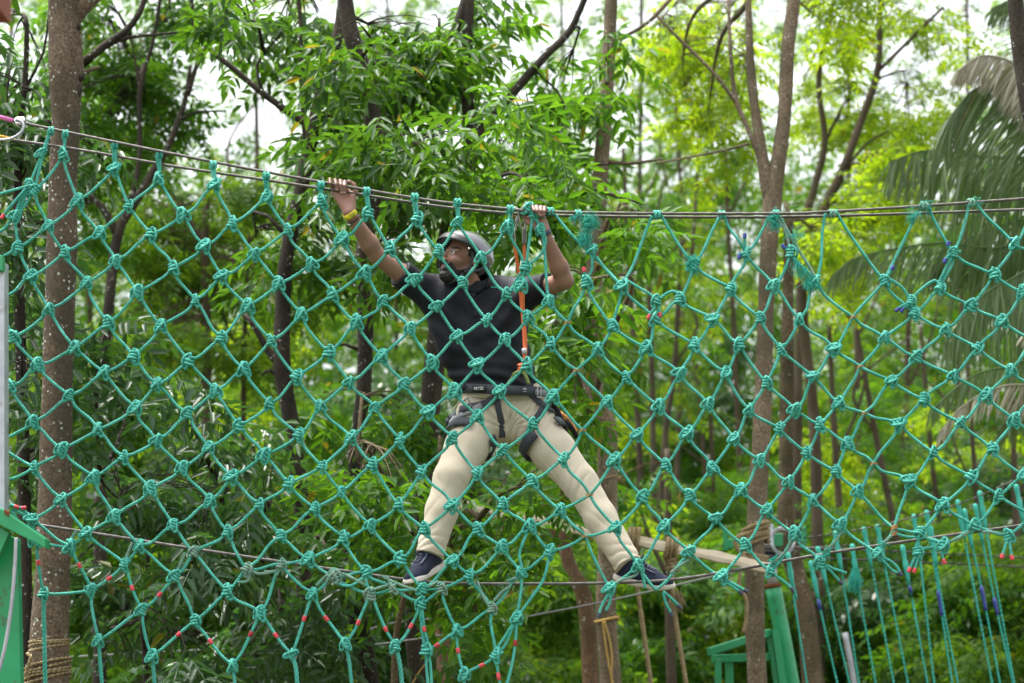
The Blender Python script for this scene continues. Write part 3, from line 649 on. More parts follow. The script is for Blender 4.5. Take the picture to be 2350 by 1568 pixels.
frond([(2480, 330), (2390, 240), (2300, 205), (2215, 235), (2150, 310)], 260, 150, [(-.55, 1, 0), (-.3, 1, .5)], L_palm, 17.8, n=70)
frond([(2490, 340), (2360, 370), (2230, 375), (2110, 372), (2020, 405)], 250, 120, [(.25, 1, 0), (-.05, 1, .5)], L_palm, 18.4, n=74)
frond([(2490, 350), (2380, 520), (2280, 580), (2140, 575), (1960, 610), (1890, 660)], 210, 80, [(.1, 1, 0), (-.4, .9, .4)], L_palm, 19.0, n=74)
frond([(2490, 360), (2420, 560), (2330, 640), (2230, 700), (2140, 810)], 260, 120, [(.15, 1, 0), (.5, .9, .3)], L_palm, 18.2, n=74)
frond([(2490, 380), (2450, 700), (2390, 800), (2310, 850), (2210, 880), (2110, 960)], 150, 70, [(-.1, 1, 0), (.3, .9, .4)], L_palm, 17.8, n=60)
frond([(2490, 380), (2450, 760), (2380, 880), (2280, 900), (2190, 945), (2130, 1010)], 130, 60, [(-.3, 1, 0), (.2, .9, .4)], L_dry, 17.5, n=50)
frond([(2490, 340), (2440, 200), (2400, 60), (2340, 20), (2250, 60)], 170, 80, [(-.5, .9, 0), (-.1, 1, .5)], L_palm, 18.6, n=60)
frond([(2490, 360), (2400, 470), (2320, 520), (2220, 560), (2110, 640)], 220, 100, [(-.2, 1, 0), (.3, .9, .3)], L_palm, 19.3, n=74)
frond([(2490, 380), (2440, 640), (2400, 780), (2340, 900), (2260, 1010)], 180, 90, [(-.4, 1, 0), (.2, .9, .3)], L_palm, 18.8, n=64)
frond([(2490, 380), (2440, 640), (2380, 730), (2320, 790)], 120, 60, [(-.5, .9, 0), (.2, 1, .4)], L_dry, 17.4, n=36)
# ------------------------------------------------------------------ the climbing net
YN = 11.50
VS = 2350 / 2560.0
ZN = {'3': (2.852, 0, 250), '4': (3.137, 0, 800), '5': (3.087, 0, 1200), 'a': (3.357, 600, 1250), 'b': (3.357, 1250, 1250),
      'c': (3.086, 1850, 1200), 'd': (3.615, 1350, 480), 'e': (3.136, 1900, 450), 'f': (3.136, 1900, 850), 'g': (3.917, 500, 480),
      'h': (3.917, 500, 850), 'i': (3.917, 1300, 800), 'j': (3.917, 1500, 1000), '1': (3.357, 800, 420), '2': (2.376, 950, 880), 'v': (1 / VS, 0, 0)}
def zz(s):
    z, xy = s[0], s[1:].split(',')
    k, ox, oy = ZN[z]
    if z == 'v': return float(xy[0]), float(xy[1])
    return (float(xy[0]) / k + ox) * VS, (float(xy[1]) / k + oy) * VS
CH = {  # every down-right rope: first column, then its knots ('!' a wire tie, not a knot; '~' nothing tied)
 'D4': (5, '5275,460 5335,880'),
 'D3': (4, '5245,305 5540,515 5705,850 5760,1240'),
 'D2': (3, '4270,1160 5475,150 5668,410 5963,650 51095,1005 51175,1360'),
 'D1': (1, '480,520 4262,800 4490,1015 4735,1235 5885,285 51080,510 51355,745 51500,1090 51795,1435'),
 'A': (0, '4105,135 4300,355 4545,595 4772,862 4970,1075 41187,1322 51340,350 51500,560 51755,860 a177,950 a437,1300'),
 'B': (-3, '3110,830 3135,1055 3222,1255 3350,1495 4590,220 4820,412 41062,690 41230,945 41435,1160 51620,162 51755,400 51900,685 a345,545 a612,790 a885,1210'),
 'C': (-3, '3250,650 3345,900 3463,1090 3620,1305 4845,25 41045,285 41235,505 41475,735 41638,1000 h318,1340 a162,40 a337,305 a575,498 a775,642 a1100,795 a1310,1230'),
 'E': (-3, '3450,393 3556,720 3710,950 3830,1150 3985,1370 41265,48 41485,325 41690,555 h392,843 h635,1130 h870,1410 a625,70 a870,320 a1055,605 a1280,745 a1525,870 a1560,1265'),
 'F': (-2, '3822,490 3918,755 31073,960 31237,1200 31395,1430 g205,1430 h430,290 h685,630 h965,925 h1195,1240 h1385,1490 a1098,215 a1355,500 a1535,750 a1685,745 a1820,1100 a1880,1460'),
 'G': (-1, '31133,565 31302,820 31460,1040 g220,825 g470,1120 g695,1460 h945,355 h1178,650 h1487,955 h1690,1220 a1330,40 a1545,245 a1785,510 a1925,635 a2110,910 a2150,1300'),
 'H': (0, '31536,605 g318,310 g540,610 g768,900 g995,1200 h1258,125 h1460,415 h1722,670 h1960,985 h2170,1285 a1785,45 a1990,250 a2205,395 b172,608 b140,985'),
 'I': (1, 'g650,48 g860,375 g1095,705 g1295,1010 g1535,1275 h1785,165 h2005,440 2290,352 2435,515 2577,715 2728,905 2890,1035 21010,1185'),
 'J': (2, 'g1190,95 g1395,460 g1615,795 g1805,1075 g2065,1340 2305,62 2440,232 2580,385 2735,585 2900,770 21072,940 !21218,1095 21365,1405'),
 'K': (3, '1410,385 1585,680 1800,945 1985,1165 11150,1410 2582,75 2712,230 2912,430 21090,635 !21245,848 21402,1045 21530,1270 ~21640,1415'),
 'L': (4, '1815,425 1990,700 11190,970 11397,1272 11560,1440 2870,80 21028,265 !i612,1080 21395,642 21565,865 21688,1035 21840,1190 b1865,642'),
 'M': (5, '11160,460 11350,755 11570,1060 11745,1252 i300,235 !i553,493 i855,805 i1150,1120 j640,640 j870,940 j1135,1165 j1415,1425 b2270,600'),
 'N': (6, '11580,495 11720,835 11925,1120 !i465,25 i765,290 i1040,565 i1360,842 i1640,1108 j1100,665 j1380,882 j1630,1075 j1905,1310 c620,640'),
 'O': (9, 'd415,820 d650,1215 i1240,275 i1565,525 i1845,822 j1310,375 j1570,590 j1850,800 j2085,985 c780,345 c1060,570'),
 'P': (10, 'd740,850 d1048,1150 i1705,242 i2010,520 j1460,96 j1755,280 j2020,515 f592,1028 f770,1185 !f1050,1475 c1385,405 c1565,500'),
 'Q': (11, 'd1255,970 d1565,1150 i2150,243 f48,338 f277,548 f470,665 f688,815 !f890,968 f1170,1100 f1440,1295 f1680,1460 c2065,430'),
 'R': (11, 'd1395,665 d1720,870 d1985,1140 e163,1332 f415,285 f620,495 !f820,573 f1092,660 f1360,885 f1655,1070 f1875,1225 f2130,1370'),
 'S': (12, 'd1865,560 d2120,850 e310,1095 e585,1325 !f785,208 f1030,320 f1280,465 f1575,650 f1815,855 f2060,1060'),
 'T': (13, 'e240,572 e440,795 !e730,1075 e975,1235 e1230,1390 f1515,280 f1770,435 f2000,628 f2180,780'),
 'U': (15, 'e970,795 e1208,1045 e1455,1172 f1705,60 f1965,240 f2180,390'),
 'V': (16, 'e1408,845 e1660,990 e1895,1105 e2150,1245'),
 'W': (16, 'e1520,572 e1830,745 e2060,880'),
 'X': (17, 'e2000,502 ~e2140,560'),
}
rng = random.Random(7)
KN = {}; TIE = set(); BARE = set()
for name, (c0, s) in CH.items():
    for k, q in enumerate(s.split()):
        if q[0] == '!': TIE.add((name, c0 + k)); q = q[1:]
        elif q[0] == '~': BARE.add((name, c0 + k)); q = q[1:]
        KN[(name, c0 + k)] = zz(q)
order = list(CH)
def yk(u, v):
    """the net bellies a little"""
    return YN + 0.022 * math.sin(u * 0.0041 + 1.3) * math.sin(v * 0.0052) + 0.012 * math.sin(u * 0.013 + v * 0.009)
def W3(u, v, dy=0.0):
    return np.array(P(u, v, yk(u, v) + dy))

net = empty('climbing_net', P(1175, 1338, YN), 'green rope climbing net of knotted diamond meshes hung between the steel cables', 'climbing net')
# rope section: three twisted strands
LOBE = []
for q in range(3):
    a = q * 2 * math.pi / 3
    LOBE += [(a - 0.62, 0.90), (a, 1.04), (a + 0.62, 0.90), (a + math.pi / 3, 0.42)]
SOFT = [(a, 1 - (1 - r) * .5) for a, r in LOBE]
RR = 0.0079
LINES = []
def rope(mb, pts, r=RR, tw=24.0, cap=True, mi=0):
    LINES.append(np.asarray(pts))
    tube(mb, pts, r, prof=LOBE, twist=tw, cap=cap, mi=mi)
def sagged(a, b, kk=1.0):
    """two inner points of a slack rope between two knots"""
    a = np.asarray(a); b = np.asarray(b); d = b - a; L = np.linalg.norm(d)
    lat = np.array([d[2], 0, -d[0]]) / L
    if lat[2] > 0: lat = -lat
    kk = kk * min(1, .24 / L) ** 1.5
    e1 = rng.gauss(0.035, 0.02) * kk; e2 = rng.gauss(0.02, 0.02) * kk
    s1 = a + d * 0.30 + lat * L * e1 + np.array([0, rng.gauss(0, .006), 0])
    s2 = a + d * 0.70 + lat * L * e2 + np.array([0, rng.gauss(0, .006), 0])
    return [s1, s2]
def run(nodes, sag=1.0):
    pts = [nodes[0]]
    for a, b in zip(nodes[:-1], nodes[1:]):
        pts += sagged(a, b, sag) + [b]
    return spline(pts, 0.0068)
def strand(nodes, m=None, name='rope', tails=None, sag=1.0):
    mb = MB(); rope(mb, run(nodes, sag))
    return mb.build(name, m or M_rope, net)
N3 = {k: W3(*q) for k, q in KN.items()}
OLD = {('A', 7), ('B', 8), ('B', 9), ('C', 10), ('G', 13), ('E', 11), ('F', 12), ('C', 11)}
# down-right ropes, each one rope from end to end
HEAD = {'A': '460,50', 'D1': None, 'D2': '4-20,960', 'B': '3205,605', 'C': '3205,605',
        'E': '3462,225', 'F': '3815,305', 'G': '31133,370', 'H': '31517,445', 'I': 'v609,397', 'J': 'v734,418', 'K': '1385,175', 'L': '1790,225', 'M': '11150,270', 'N': '11590,325',
        'R': 'd1080,178', 'S': 'd1660,182', 'U': 'e590,235', 'P': 'd100,158', 'W': 'e1310,190', 'X': 'e1690,178', 'D3': '575,190', 'D4': '585,235'}
for n_ in order:
    c0 = CH[n_][0]
    nodes = [N3[k] for k in KN if k[0] == n_]
    h = HEAD.get(n_)
    if h: nodes = [W3(*zz(h))] + nodes
    strand(nodes)
# up-right ropes: the same column of neighbouring ropes; breaks where the net is torn
SKIP = {(('D4', 5), ('D3', 5)), (('N', 9), ('O', 9))}
EXTRA_U = {('N', 9): ('O', 9)}
cols = sorted({k[1] for k in KN})
for c in cols:
    chain = [k for n_ in order for k in [(n_, c)] if k in KN]
    runs = [[chain[0]]]
    for a, b in zip(chain[:-1], chain[1:]):
        ia, ib = order.index(a[0]), order.index(b[0])
        pa, pb = KN[a], KN[b]
        if math.hypot(pa[0] - pb[0], pa[1] - pb[1]) < 260 and ib - ia <= 2 and (a, b) != (('H', 14), ('J', 14)):
            runs[-1].append(b)
        else:
            runs.append([b])
    for r_ in runs:
        nodes = [N3[k] for k in r_]
        first = r_[0]; last = r_[-1]
        ends = {('D1', 2): '475,917', ('A', 0): None, ('D2', 3): '475,1250', ('B', -1): '360,1392', ('B', -2): '325,1112', ('B', -3): '3-10,940',
                ('T', 14): None}
        tops = {('P', 10): 'd1012,215', ('R', 11): 'd1615,235', ('S', 12): 'd2050,262', ('T', 14): 'e512,262', ('U', 15): 'e1235,240', ('W', 16): 'e1640,185', ('X', 17): 'e2110,330'}
        if first in ends and ends[first]: nodes = [W3(*zz(ends[first]))] + nodes
        if last in tops: nodes = nodes + [W3(*zz(tops[last]))]
        if len(nodes) > 1: strand(nodes)
# single ropes: loops over the cable, torn pieces, slack bits between the cable and the lowest knots
XTRA = [
 ('3360,203 3300,385 3212,600', 0), ('3368,203 3310,385 3245,640', 0), ('3215,610 3-10,672', 0), ('3195,620 345,795', 0), ('3225,630 3150,700 3110,825', 0),
 ('5100,245 5170,380 5275,460', 0), ('5245,310 5270,455', 0), ('570,195 5200,250 5245,305', 0),
 ('3470,225 3452,393', 0), ('3823,305 3825,490', 0), ('31141,368 31137,560', 0), ('31525,445 31540,600', 0),
 ('v614,398 v614,450', 0), ('v739,419 v738,466', 0), ('1396,176 1418,380', 0), ('1800,226 1822,420', 0), ('11160,270 11168,455', 0), ('11600,326 11588,490', 0),
 ('11570,1060 11640,990 11690,975', 0), ('11690,990 11700,910 11722,838', 0),
 ('11765,350 11790,390 11825,450 11858,520', 0), ('11785,395 11770,520 11735,770 11720,835', 0), ('11858,520 11895,610 11850,730 11722,835', 0), ('11862,525 11885,700 11905,1000 11925,1120', 0),
 ('11745,345 11800,400 11890,400', 0),
 ('d510,585 d610,720 d740,850', 0), ('d475,530 d470,690 d440,760 d415,820', 0), ('d770,790 d900,870 d1000,930 d1055,985', 0), ('d1055,985 d1160,910 d1230,905 d1255,970', 0),
 ('d320,175 d350,230 d400,420 d475,530', 1), ('d1030,178 d1090,180', 0), ('e130,250 e180,330 e250,460 e310,560 e400,700 e440,795', 1), ('e95,300 e150,330 e200,400 e225,500 e240,572', 1),
 ('e1010,772 e1120,850 e1180,950', 0), ('e1180,950 e1260,860 e1370,790 e1408,845', 0), ('e1180,950 e1208,1045', 0),
 ('e1575,560 e1520,572', 0), ('e1520,572 e1410,790 e1408,845', 0),
 ('2728,905 2730,905', 0),
 ('21010,1185 2975,1340 2900,1460 b140,985', 0), ('2890,1035 2830,1190 2840,1270 b172,608', 0),
 ('a1525,870 a1545,1080 a1575,1200 a1560,1265', 0), ('a1525,750 a1525,870', 0), ('a1055,605 a1060,690 a1100,795', 0), ('a1230,640 a1280,745', 1),
 ('a1190,640 a1290,690 a1420,740 a1500,770', 1), ('a1690,745 a1660,690 a1600,720 a1540,750', 1),
 ('a200,600 a290,600 a345,545', 1), ('a65,570 a150,620 a290,600', 1), ('a-20,690 a60,680 a90,600', 1), ('a300,640 a345,560', 1), ('a770,640 a860,620 a970,670 a1060,720', 1), ('a640,720 a720,640 a780,600', 1), ('a775,642 a820,700 a930,720 a1050,640', 0),
 ('a1140,745 a1250,715 a1300,720', 1), ('a1990,680 a2030,790 a2090,890', 1), ('a2130,850 a2190,780 a2270,725', 1),
 ('b60,680 b150,650', 1), ('21365,1405 21420,1360 21520,1325 21535,1275', 1), ('21535,1280 21560,1330 21575,1405', 0),
 ('c1180,420 c1090,500', 1), ('c1185,370 c1185,430', 0), ('c1190,410 c1290,440 c1380,440', 0), ('c1380,410 c1365,555', 0), ('c1410,440 c1500,470 c1565,490', 0), ('c1400,535 c1470,520 c1540,525', 0), ('c1620,480 c1700,440 c1800,380', 1), ('c1865,400 c1960,405 c2030,420', 1),
 ('51430,560 51395,640 51355,740', 1), ('5600,385 5560,440 5540,510', 1), ('51020,480 5985,570 5963,640', 1),
 ('b1590,500 b1500,560 b1435,610', 1),
]
for s, old in XTRA:
    q = [W3(*zz(t), dy=-0.004) for t in s.split()]
    if np.linalg.norm(q[0] - q[-1]) < 0.02: continue
    mb = MB(); rope(mb, spline(q, 0.0068)); mb.build('rope', M_rope_old if old else M_rope, net)
# hanging ropes below the net
for s, r_ in [('5335,880 5350,1585', 1.5), ('5760,1240 5788,1585', 1.35), ('51175,1360 51195,1585', 1.35), ('51795,1435 51815,1585', 1.2),
              ('a437,1300 a470,1420 a480,1560', 1.5), ('a885,1210 a915,1350 a938,1560', 1.3), ('a1310,1230 a1345,1400 a1362,1560', 1.5), ('a1560,1265 a1565,1400 a1580,1560', 1.0), ('a1580,1265 a1600,1400 a1608,1560', 1.0),
              ('a1880,1460 a1880,1560', 1.3), ('a2150,1300 a2165,1450 a2185,1560', 1.0), ('b140,985 b128,1200 b100,1380 b55,1560', 1.0), ('b140,985 b40,1150 b-60,1290 a2150,1300', 1.0)]:
    q = [W3(*zz(t)) for t in s.split()]
    mb = MB(); rope(mb, spline(q, 0.0075), r=RR * r_ * 0.95, tw=24 / r_); mb.build('rope', M_rope, net)

# knots: a coil of wraps with a bight laid over it
def knot_mesh(k, nm):
    r2 = random.Random(k); mb = MB()
    turns = [3.3, 2.6, 3.6, 3.0, 2.4, 3.2][k]; hgt = [.056, .046, .058, .052, .044, .050][k]
    rad = [.0190, .0205, .0178, .0195, .0205, .0185][k]
    t = np.linspace(0, 1, int(26 * turns))
    a = t * turns * 2 * math.pi + r2.random() * 6
    q = np.stack([np.cos(a) * rad * (1 + .10 * np.sin(t * 9)), np.sin(a) * rad * 0.92, (t - .5) * hgt + .003 * np.sin(a + 1)], 1)
    q[0] *= [.2, .2, 1]; q[-1] *= [.2, .2, 1]
    tube(mb, q, RR * 1.04, prof=SOFT, twist=24)
    for side in ((-1, 1) if k % 2 else (1,)):
        b = np.linspace(0, 2 * math.pi, 40)
        rx, rz = .0145, .041
        tl = r2.uniform(.25, .55) * side
        x = np.cos(b) * rx; z = np.sin(b) * rz
        yy = -0.026 * np.cos(b * .5 - .4) + .003
        X = x * math.cos(tl) - z * math.sin(tl) + .010 * side; Z = x * math.sin(tl) + z * math.cos(tl)
        rr = np.hypot(X, Z)
        yy = -np.sqrt(np.clip(.030 ** 2 - np.clip(rr - .006, 0, 1) ** 2, 0, 1)) * np.where(np.cos(b) > -.6, 1, .3)
        tube(mb, np.stack([X, yy, Z], 1), RR * 1.04, prof=SOFT, twist=24)
    # a plain core closes the middle
    th = np.linspace(0, math.pi, 7); V = []; F = []
    for i, p_ in enumerate(th):
        for j in range(8):
            f_ = j * math.pi / 4
            V.append((math.sin(p_) * math.cos(f_) * .018, math.sin(p_) * math.sin(f_) * .018, math.cos(p_) * hgt * .5))
    for i in range(6):
        for j in range(8): F.append((i * 8 + j, i * 8 + (j + 1) % 8, i * 8 + 8 + (j + 1) % 8, i * 8 + 8 + j))
    mb.add(V, F)
    return mb.mesh(nm, True, (M_rope,))
KM = [knot_mesh(i, 'knot') for i in range(6)]
KO = []
for me in KM[:3]:
    q = me.copy(); q.materials.clear(); q.materials.append(M_rope_old); KO.append(q)
def put_knot(p3, tilt, old=False, sc=1.0):
    me = rng.choice(KO if old else KM)
    o = link('knot', me, None, net)
    o.location = Vector(p3) + Vector((0, -0.004, 0))
    flip = rng.choice((1, 1, -1))
    o.rotation_euler = (rng.gauss(0, .12), tilt, rng.gauss(0, .35))
    k = sc * rng.uniform(0.76, 0.96)
    o.scale = (k * flip, k, k)
    return o
for k, q in KN.items():
    if k in TIE or k in BARE: continue
    if q[0] > 2385: continue
    old = k in OLD
    put_knot(N3[k], rng.gauss(0.28, 0.30), old)
for s, old in [('3300,385', 0), ('3205,605', 0), ('11790,385', 0), ('11858,520', 0), ('11690,985', 0), ('d475,530', 0), ('d1055,985', 0), ('e1180,950', 0), ('c1365,555', 0), ('a790,640', 1), ('11755,345', 0)]:
    put_knot(W3(*zz(s)), rng.gauss(.3, .3), old)
# loops over the upper cable
def loop_over(u, v, m=M_rope, r=0.016, wd=1.0):
    c = W3(u, v); mb = MB()
    for dx in ((-0.008, 0.009) if wd > 1 else (0.0,)):
        a = np.linspace(-2.5, 2.5, 22)
        q = np.stack([c[0] + dx + 0.006 * np.sin(a), c[1] - np.sin(a) * r, c[2] + (np.cos(a) - 1) * r * 1.1 + .004], 1)
        rope(mb, q)
    mb.build('cable_loop', m, net)
for s in ['3362,205', '3464,227', '3817,307', '31135,372', '31519,447', 'v611,399', 'v736,420', '1390,178', '1794,228', '11154,272', '11594,328']:
    loop_over(*zz(s), wd=2)
for s in ['1' + '1930,348', 'd340,180', 'd1050,185', 'd1640,188', 'd2130,180', 'e560,245', 'e1280,185', 'e1650,160']:
    loop_over(*zz(s), wd=2, m=M_rope if s[0] != 'e' else M_rope_old)
# wire ties where two ropes only touch
for k in TIE:
    mb = MB(); c = N3[k]
    for dz in (-.003, .003):
        a = np.linspace(0, 2 * math.pi, 20)
        q = np.stack([c[0] + np.cos(a) * .017, c[1] + np.sin(a) * .011, c[2] + dz + .002 * np.sin(2 * a)], 1)
        tube(mb, q, .0017, 5)
    q = spline([c + [.0, -.012, 0], c + [-.012, -.02, -.008], c + [-.022, -.018, -.022]], n=8)
    tube(mb, q, .0016, 5); mb.build('wire_tie', M_wire, net)
c = W3(*zz('c1190,365')); mb = MB()
for q_ in ('c1190,365', 'c1188,415'):
    c = W3(*zz(q_))
    for dz in np.linspace(-.008, .008, 4):
        a = np.linspace(0, 2 * math.pi, 16)
        tube(mb, np.stack([c[0] + np.cos(a) * .015, c[1] + np.sin(a) * .013, c[2] + dz + .004 * np.cos(a)], 1), .0022, 5)
    mb.build('wire_tie', M_wire, net); mb = MB()
NLINES = len(LINES)
# coloured tape: bands round the ropes, caps on the cut ends
def band(p, d, L, m, r=RR * 1.22, snap=False):
    mb = MB()
    d = np.asarray(d, float); d /= np.linalg.norm(d); q = [np.asarray(p) + d * L * t for t in (-.5, -.48, -.2, .1, .3, .48, .5)]
    if snap:   # wind it round the rope that really passes there
        best = min(((np.linalg.norm(l - p, axis=1).min(), i) for i, l in enumerate(LINES[:NLINES])), key=lambda t: t[0] + (0 if abs(np.dot(np.gradient(LINES[t[1]], axis=0)[np.linalg.norm(LINES[t[1]] - p, axis=1).argmin()], d)) > .004 else .03)); l = LINES[best[1]]; j = int(np.linalg.norm(l - p, axis=1).argmin()); h = max(2, int(L / .0068 / 2)); q = l[max(0, j - h):j + h + 1]
    k = len(q); rr = r * (1 + .05 * np.sin(np.arange(k) * 2.1)); rr[0] *= .93; rr[-1] *= .93
    tube(mb, q, rr, 10); mb.build('tape', m, net)
for s, d in [('5285,645', '10,60'), ('5605,665', '60,95'), ('5830,748', '60,-26'), ('51010,835', '50,95'), ('51225,870', '60,-30'), ('51412,1230', '60,-22'), ('51628,1240', '50,48'), ('51950,1200', '38,-50'),
             ('a105,1138', '60,-60'), ('a320,1122', '60,70'), ('a557,1003', '25,-50'), ('a737,975', '45,52'), ('a1000,1032', '45,-50'), ('a1248,1067', '28,60'), ('a1438,1062', '50,-60'), ('a1560,1080', '8,60'),
             ('a1665,1235', '60,-8'), ('a1852,1262', '22,70'), ('a2018,1370', '60,-30'), ('a2167,1495', '25,60'), ('b127,1195', '-4,50'), ('b-15,1480', '20,60'), ('a2308,1195', '0,60')]:
    u, v = zz(s); dx, dv = [float(t) for t in d.split(',')]
    band(W3(u, v, -.003), (dx, 0, -dv), 0.031, M_red, snap=True)
def tail(s, m, r=RR, mrope=M_rope, L=0.024):
    q = spline([W3(*zz(t), dy=-.012) for t in s.split()], .0068)
    mb = MB(); rope(mb, q, r); o = mb.build('rope_end', mrope, net)
    if m is not None:
        d = q[-1] - q[-4]; band(q[-1] - d / np.linalg.norm(d) * L * .3, d, L, m)
for s, m in [('3195,620 345,795 315,840', M_red), ('575,190 5120,205 5140,212', M_red), ('5110,200 5160,215 5195,215', M_red),
             ('d415,800 d405,740 d397,690', M_red), ('d1040,1040 d1005,1090 d978,1140', M_red), ('d1070,1030 d1078,1080 d1082,1125', M_red),
             ('d1855,540 d1850,460 d1852,385', M_blue), ('d1850,560 d1805,560 d1800,600', M_blue), ('e225,560 e200,540 e178,515', M_blue),
             ('e985,765 e1015,730 e1045,680', M_blue), ('e1160,970 e1110,990 e1068,1025', M_blue), ('e1170,980 e1130,1000 e1108,1030', M_blue),
             ('e1500,540 e1470,520 e1480,490', M_blue), ('e1490,580 e1455,620 e1445,645', M_blue), ('e1990,490 e1985,475 e1978,468', M_blue),
             ('b920,770 b880,840 b845,910 b828,980', M_dark), ('b930,775 b920,860 b905,900 b888,930', None), ('b1370,775 b1390,860 b1425,930 b1440,970', M_dark), ('b1370,770 b1430,820 b1480,870 b1515,905', M_dark),
             ('b1880,680 b1940,720 b2000,760 b2030,785', M_dark), ('b1900,675 b1960,705 b2030,745 b2075,770', M_dark), ('c260,730 c320,770 c370,810 c410,855', M_dark),
             ('c650,660 c700,705 c740,750 c785,800', M_dark), ('c660,655 c720,685 c780,705 c820,722', None), ('c1070,590 c1130,650 c1180,700 c1240,730', M_dark), ('c1080,590 c1150,620 c1210,670 c1245,735', M_dark),
             ('c1355,590 c1330,640 c1302,705', M_red), ('c1375,590 c1360,650 c1342,710', M_red), ('c1550,520 c1560,580 c1578,640', M_red), ('c2060,470 c2040,530 c2018,600', M_red), ('c2080,470 c2085,530 c2100,610', M_red)]:
    tail(s, m)
for s in ['c400,450 c360,540 c300,600 c250,640', 'c790,390 c760,440 c720,490 c650,550']:
    tail(s, None, RR * .8, M_rope_old)
# frayed tufts: many fine fibres, uncountable
def fibres(mb, c, n, L, spread, down=1.0, r=.0011, s0=.012):
    for _ in range(int(n * .6)):
        p0 = np.asarray(c) + np.array([rng.gauss(0, s0), rng.gauss(0, s0 * .6), rng.gauss(0, s0)])
        d = np.array([rng.gauss(0, spread), rng.gauss(0, spread) * .7, rng.gauss(-down, spread)])
        d = d / np.linalg.norm(d) * L * rng.uniform(.5, 1.1)
        q = spline([p0, p0 + d * .5 + np.array([rng.gauss(0, .006), rng.gauss(0, .006), rng.gauss(0, .006)]), p0 + d], n=5)
        tube(mb, q, r, 3, cap=False)
for s, n_, L, sp, dn, s0 in [('d445,265', 420, .028, 1.5, 0, .017), ('d440,310', 200, .025, 1.5, 0, .016), ('d410,400', 300, .045, .35, 1, .014), ('d300,225', 60, .03, .5, 1, .006), ('d1370,625', 300, .026, 1.4, 0, .014), ('d1405,690', 100, .03, .6, 1, .010),
                             ('e100,310', 260, .03, 1.2, .2, .014), ('e120,350', 90, .03, .6, 1, .01), ('e285,640', 90, .05, .35, 1, .010), ('e330,700', 110, .05, .35, 1, .012), ('e390,780', 150, .06, .35, 1, .010), ('e280,430', 60, .06, .8, .5, .008), ('e440,820', 60, .04, .6, 1, .012),
                             ('e1210,260', 70, .035, .9, .6, .012), ('e1180,300', 70, .03, .9, .6, .01), ('e1290,185', 50, .018, 1.2, 0, .012), ('e1320,230', 60, .024, 1., .3, .01), ('e1690,170', 50, .018, 1.2, 0, .012), ('c260,620', 60, .03, .9, .3, .01), ('c660,560', 60, .03, .9, .3, .01), ('c1095,500', 50, .03, .9, .3, .01)]:
    mb = MB(); fibres(mb, W3(*zz(s), dy=-.012), n_, L, sp, dn, s0=s0)
    tag(mb.build('frayed_tuft', M_fray, net), kind='stuff')
# short hairs on the weathered ropes by the cable
mb = MB()
for s in ['51390,640', '51430,590', '51900,690', 'a60,600', 'a290,620', 'a345,550', 'a740,640', 'a830,640', 'a1200,650', 'a1990,690', 'a2040,800', 'a2200,780', 'b80,690', '51060,480', 'b1460,590', 'b830,590', 'b1950,530']:
    fibres(mb, W3(*zz(s), dy=-.008), 26, .022, 1.2, .2, r=.0007, s0=.016)
tag(mb.build('loose_fibre', M_rope_old, net), kind='stuff')

# ------------------------------------------------------------------ steel cables of the net
CAB = []
for q in range(6):
    a = q * math.pi / 3
    CAB += [(a - .3, .97), (a + .3, .97), (a + .523, .74)]
def cable(name, pts, r, label, m=M_steel, step=.012, tw=11):
    mb = MB(); tube(mb, spline(pts, step), r, prof=CAB, twist=tw)
    return tag(mb.build(name, m), label, 'cable')
def W2(s, Y): return [np.array(P(*[float(t) for t in q.split(',')], Y)) for q in s.split()]
topc = cable('steel_cable', W2('-60,254 45,280 200,313 400,354 600,393 800,429 1000,462 1170,480 1250,486 1500,490 1800,490 1900,486 2100,474 2350,456 2450,447', YN), .0076, 'upper of the two grey wire cables that the net and both hands hang from')
lowc = cable('steel_cable', W2('28,321 200,347 400,382 600,412 800,442 1000,473 1170,490 1250,494 1500,498 1800,498 2100,490 2350,481 2450,476', YN + .03), .0076, 'lower of the two grey wire cables at the top of the net')
botc = cable('steel_cable', W2('70,1202 240,1228 420,1256 600,1283 800,1312 930,1330 1050,1339 1250,1340 1400,1338 1550,1330 1700,1306 1900,1270 2100,1240 2350,1205 2450,1192', YN + .03), .0080, 'grey wire foot cable under the shoes along the lower edge of the net')
# left end of the upper cables
mb = MB(); tube(mb, W2('-60,255 -20,264 30,277', YN), .011, 10); tag(mb.build('cable_wrap', M_pink, topc), 'pink plastic wrap on the cable')
mb = MB()
for dv in (-8, 8):
    a = np.linspace(-.4, 3.6, 14); c_ = np.array(P(45 + dv * .4, 278, YN))
    tube(mb, np.stack([c_[0] + np.cos(a) * .016, c_[1] + np.sin(a) * .014, c_[2] + np.sin(a) * .016 + .004], 1), .005, 8)
box(mb, np.array(P(45, 283, YN)) + [0, -.012, -.004], (.035, .016, .018))
mb.build('cable_clamp', M_chrome, topc)
cable('steel_cable', W2('-60,326 -10,322 25,318 48,304 54,288 48,278 36,274', YN - .02), .0075, 'pale wire cable bent back in a loop at the left end', M_steel_pale)
mb = MB(); tube(mb, W2('-60,300 -10,311 30,320', YN + .03), .0085, 10); tag(mb.build('cable_wrap', M_yellow, lowc), 'yellow wrapped end of the cable')
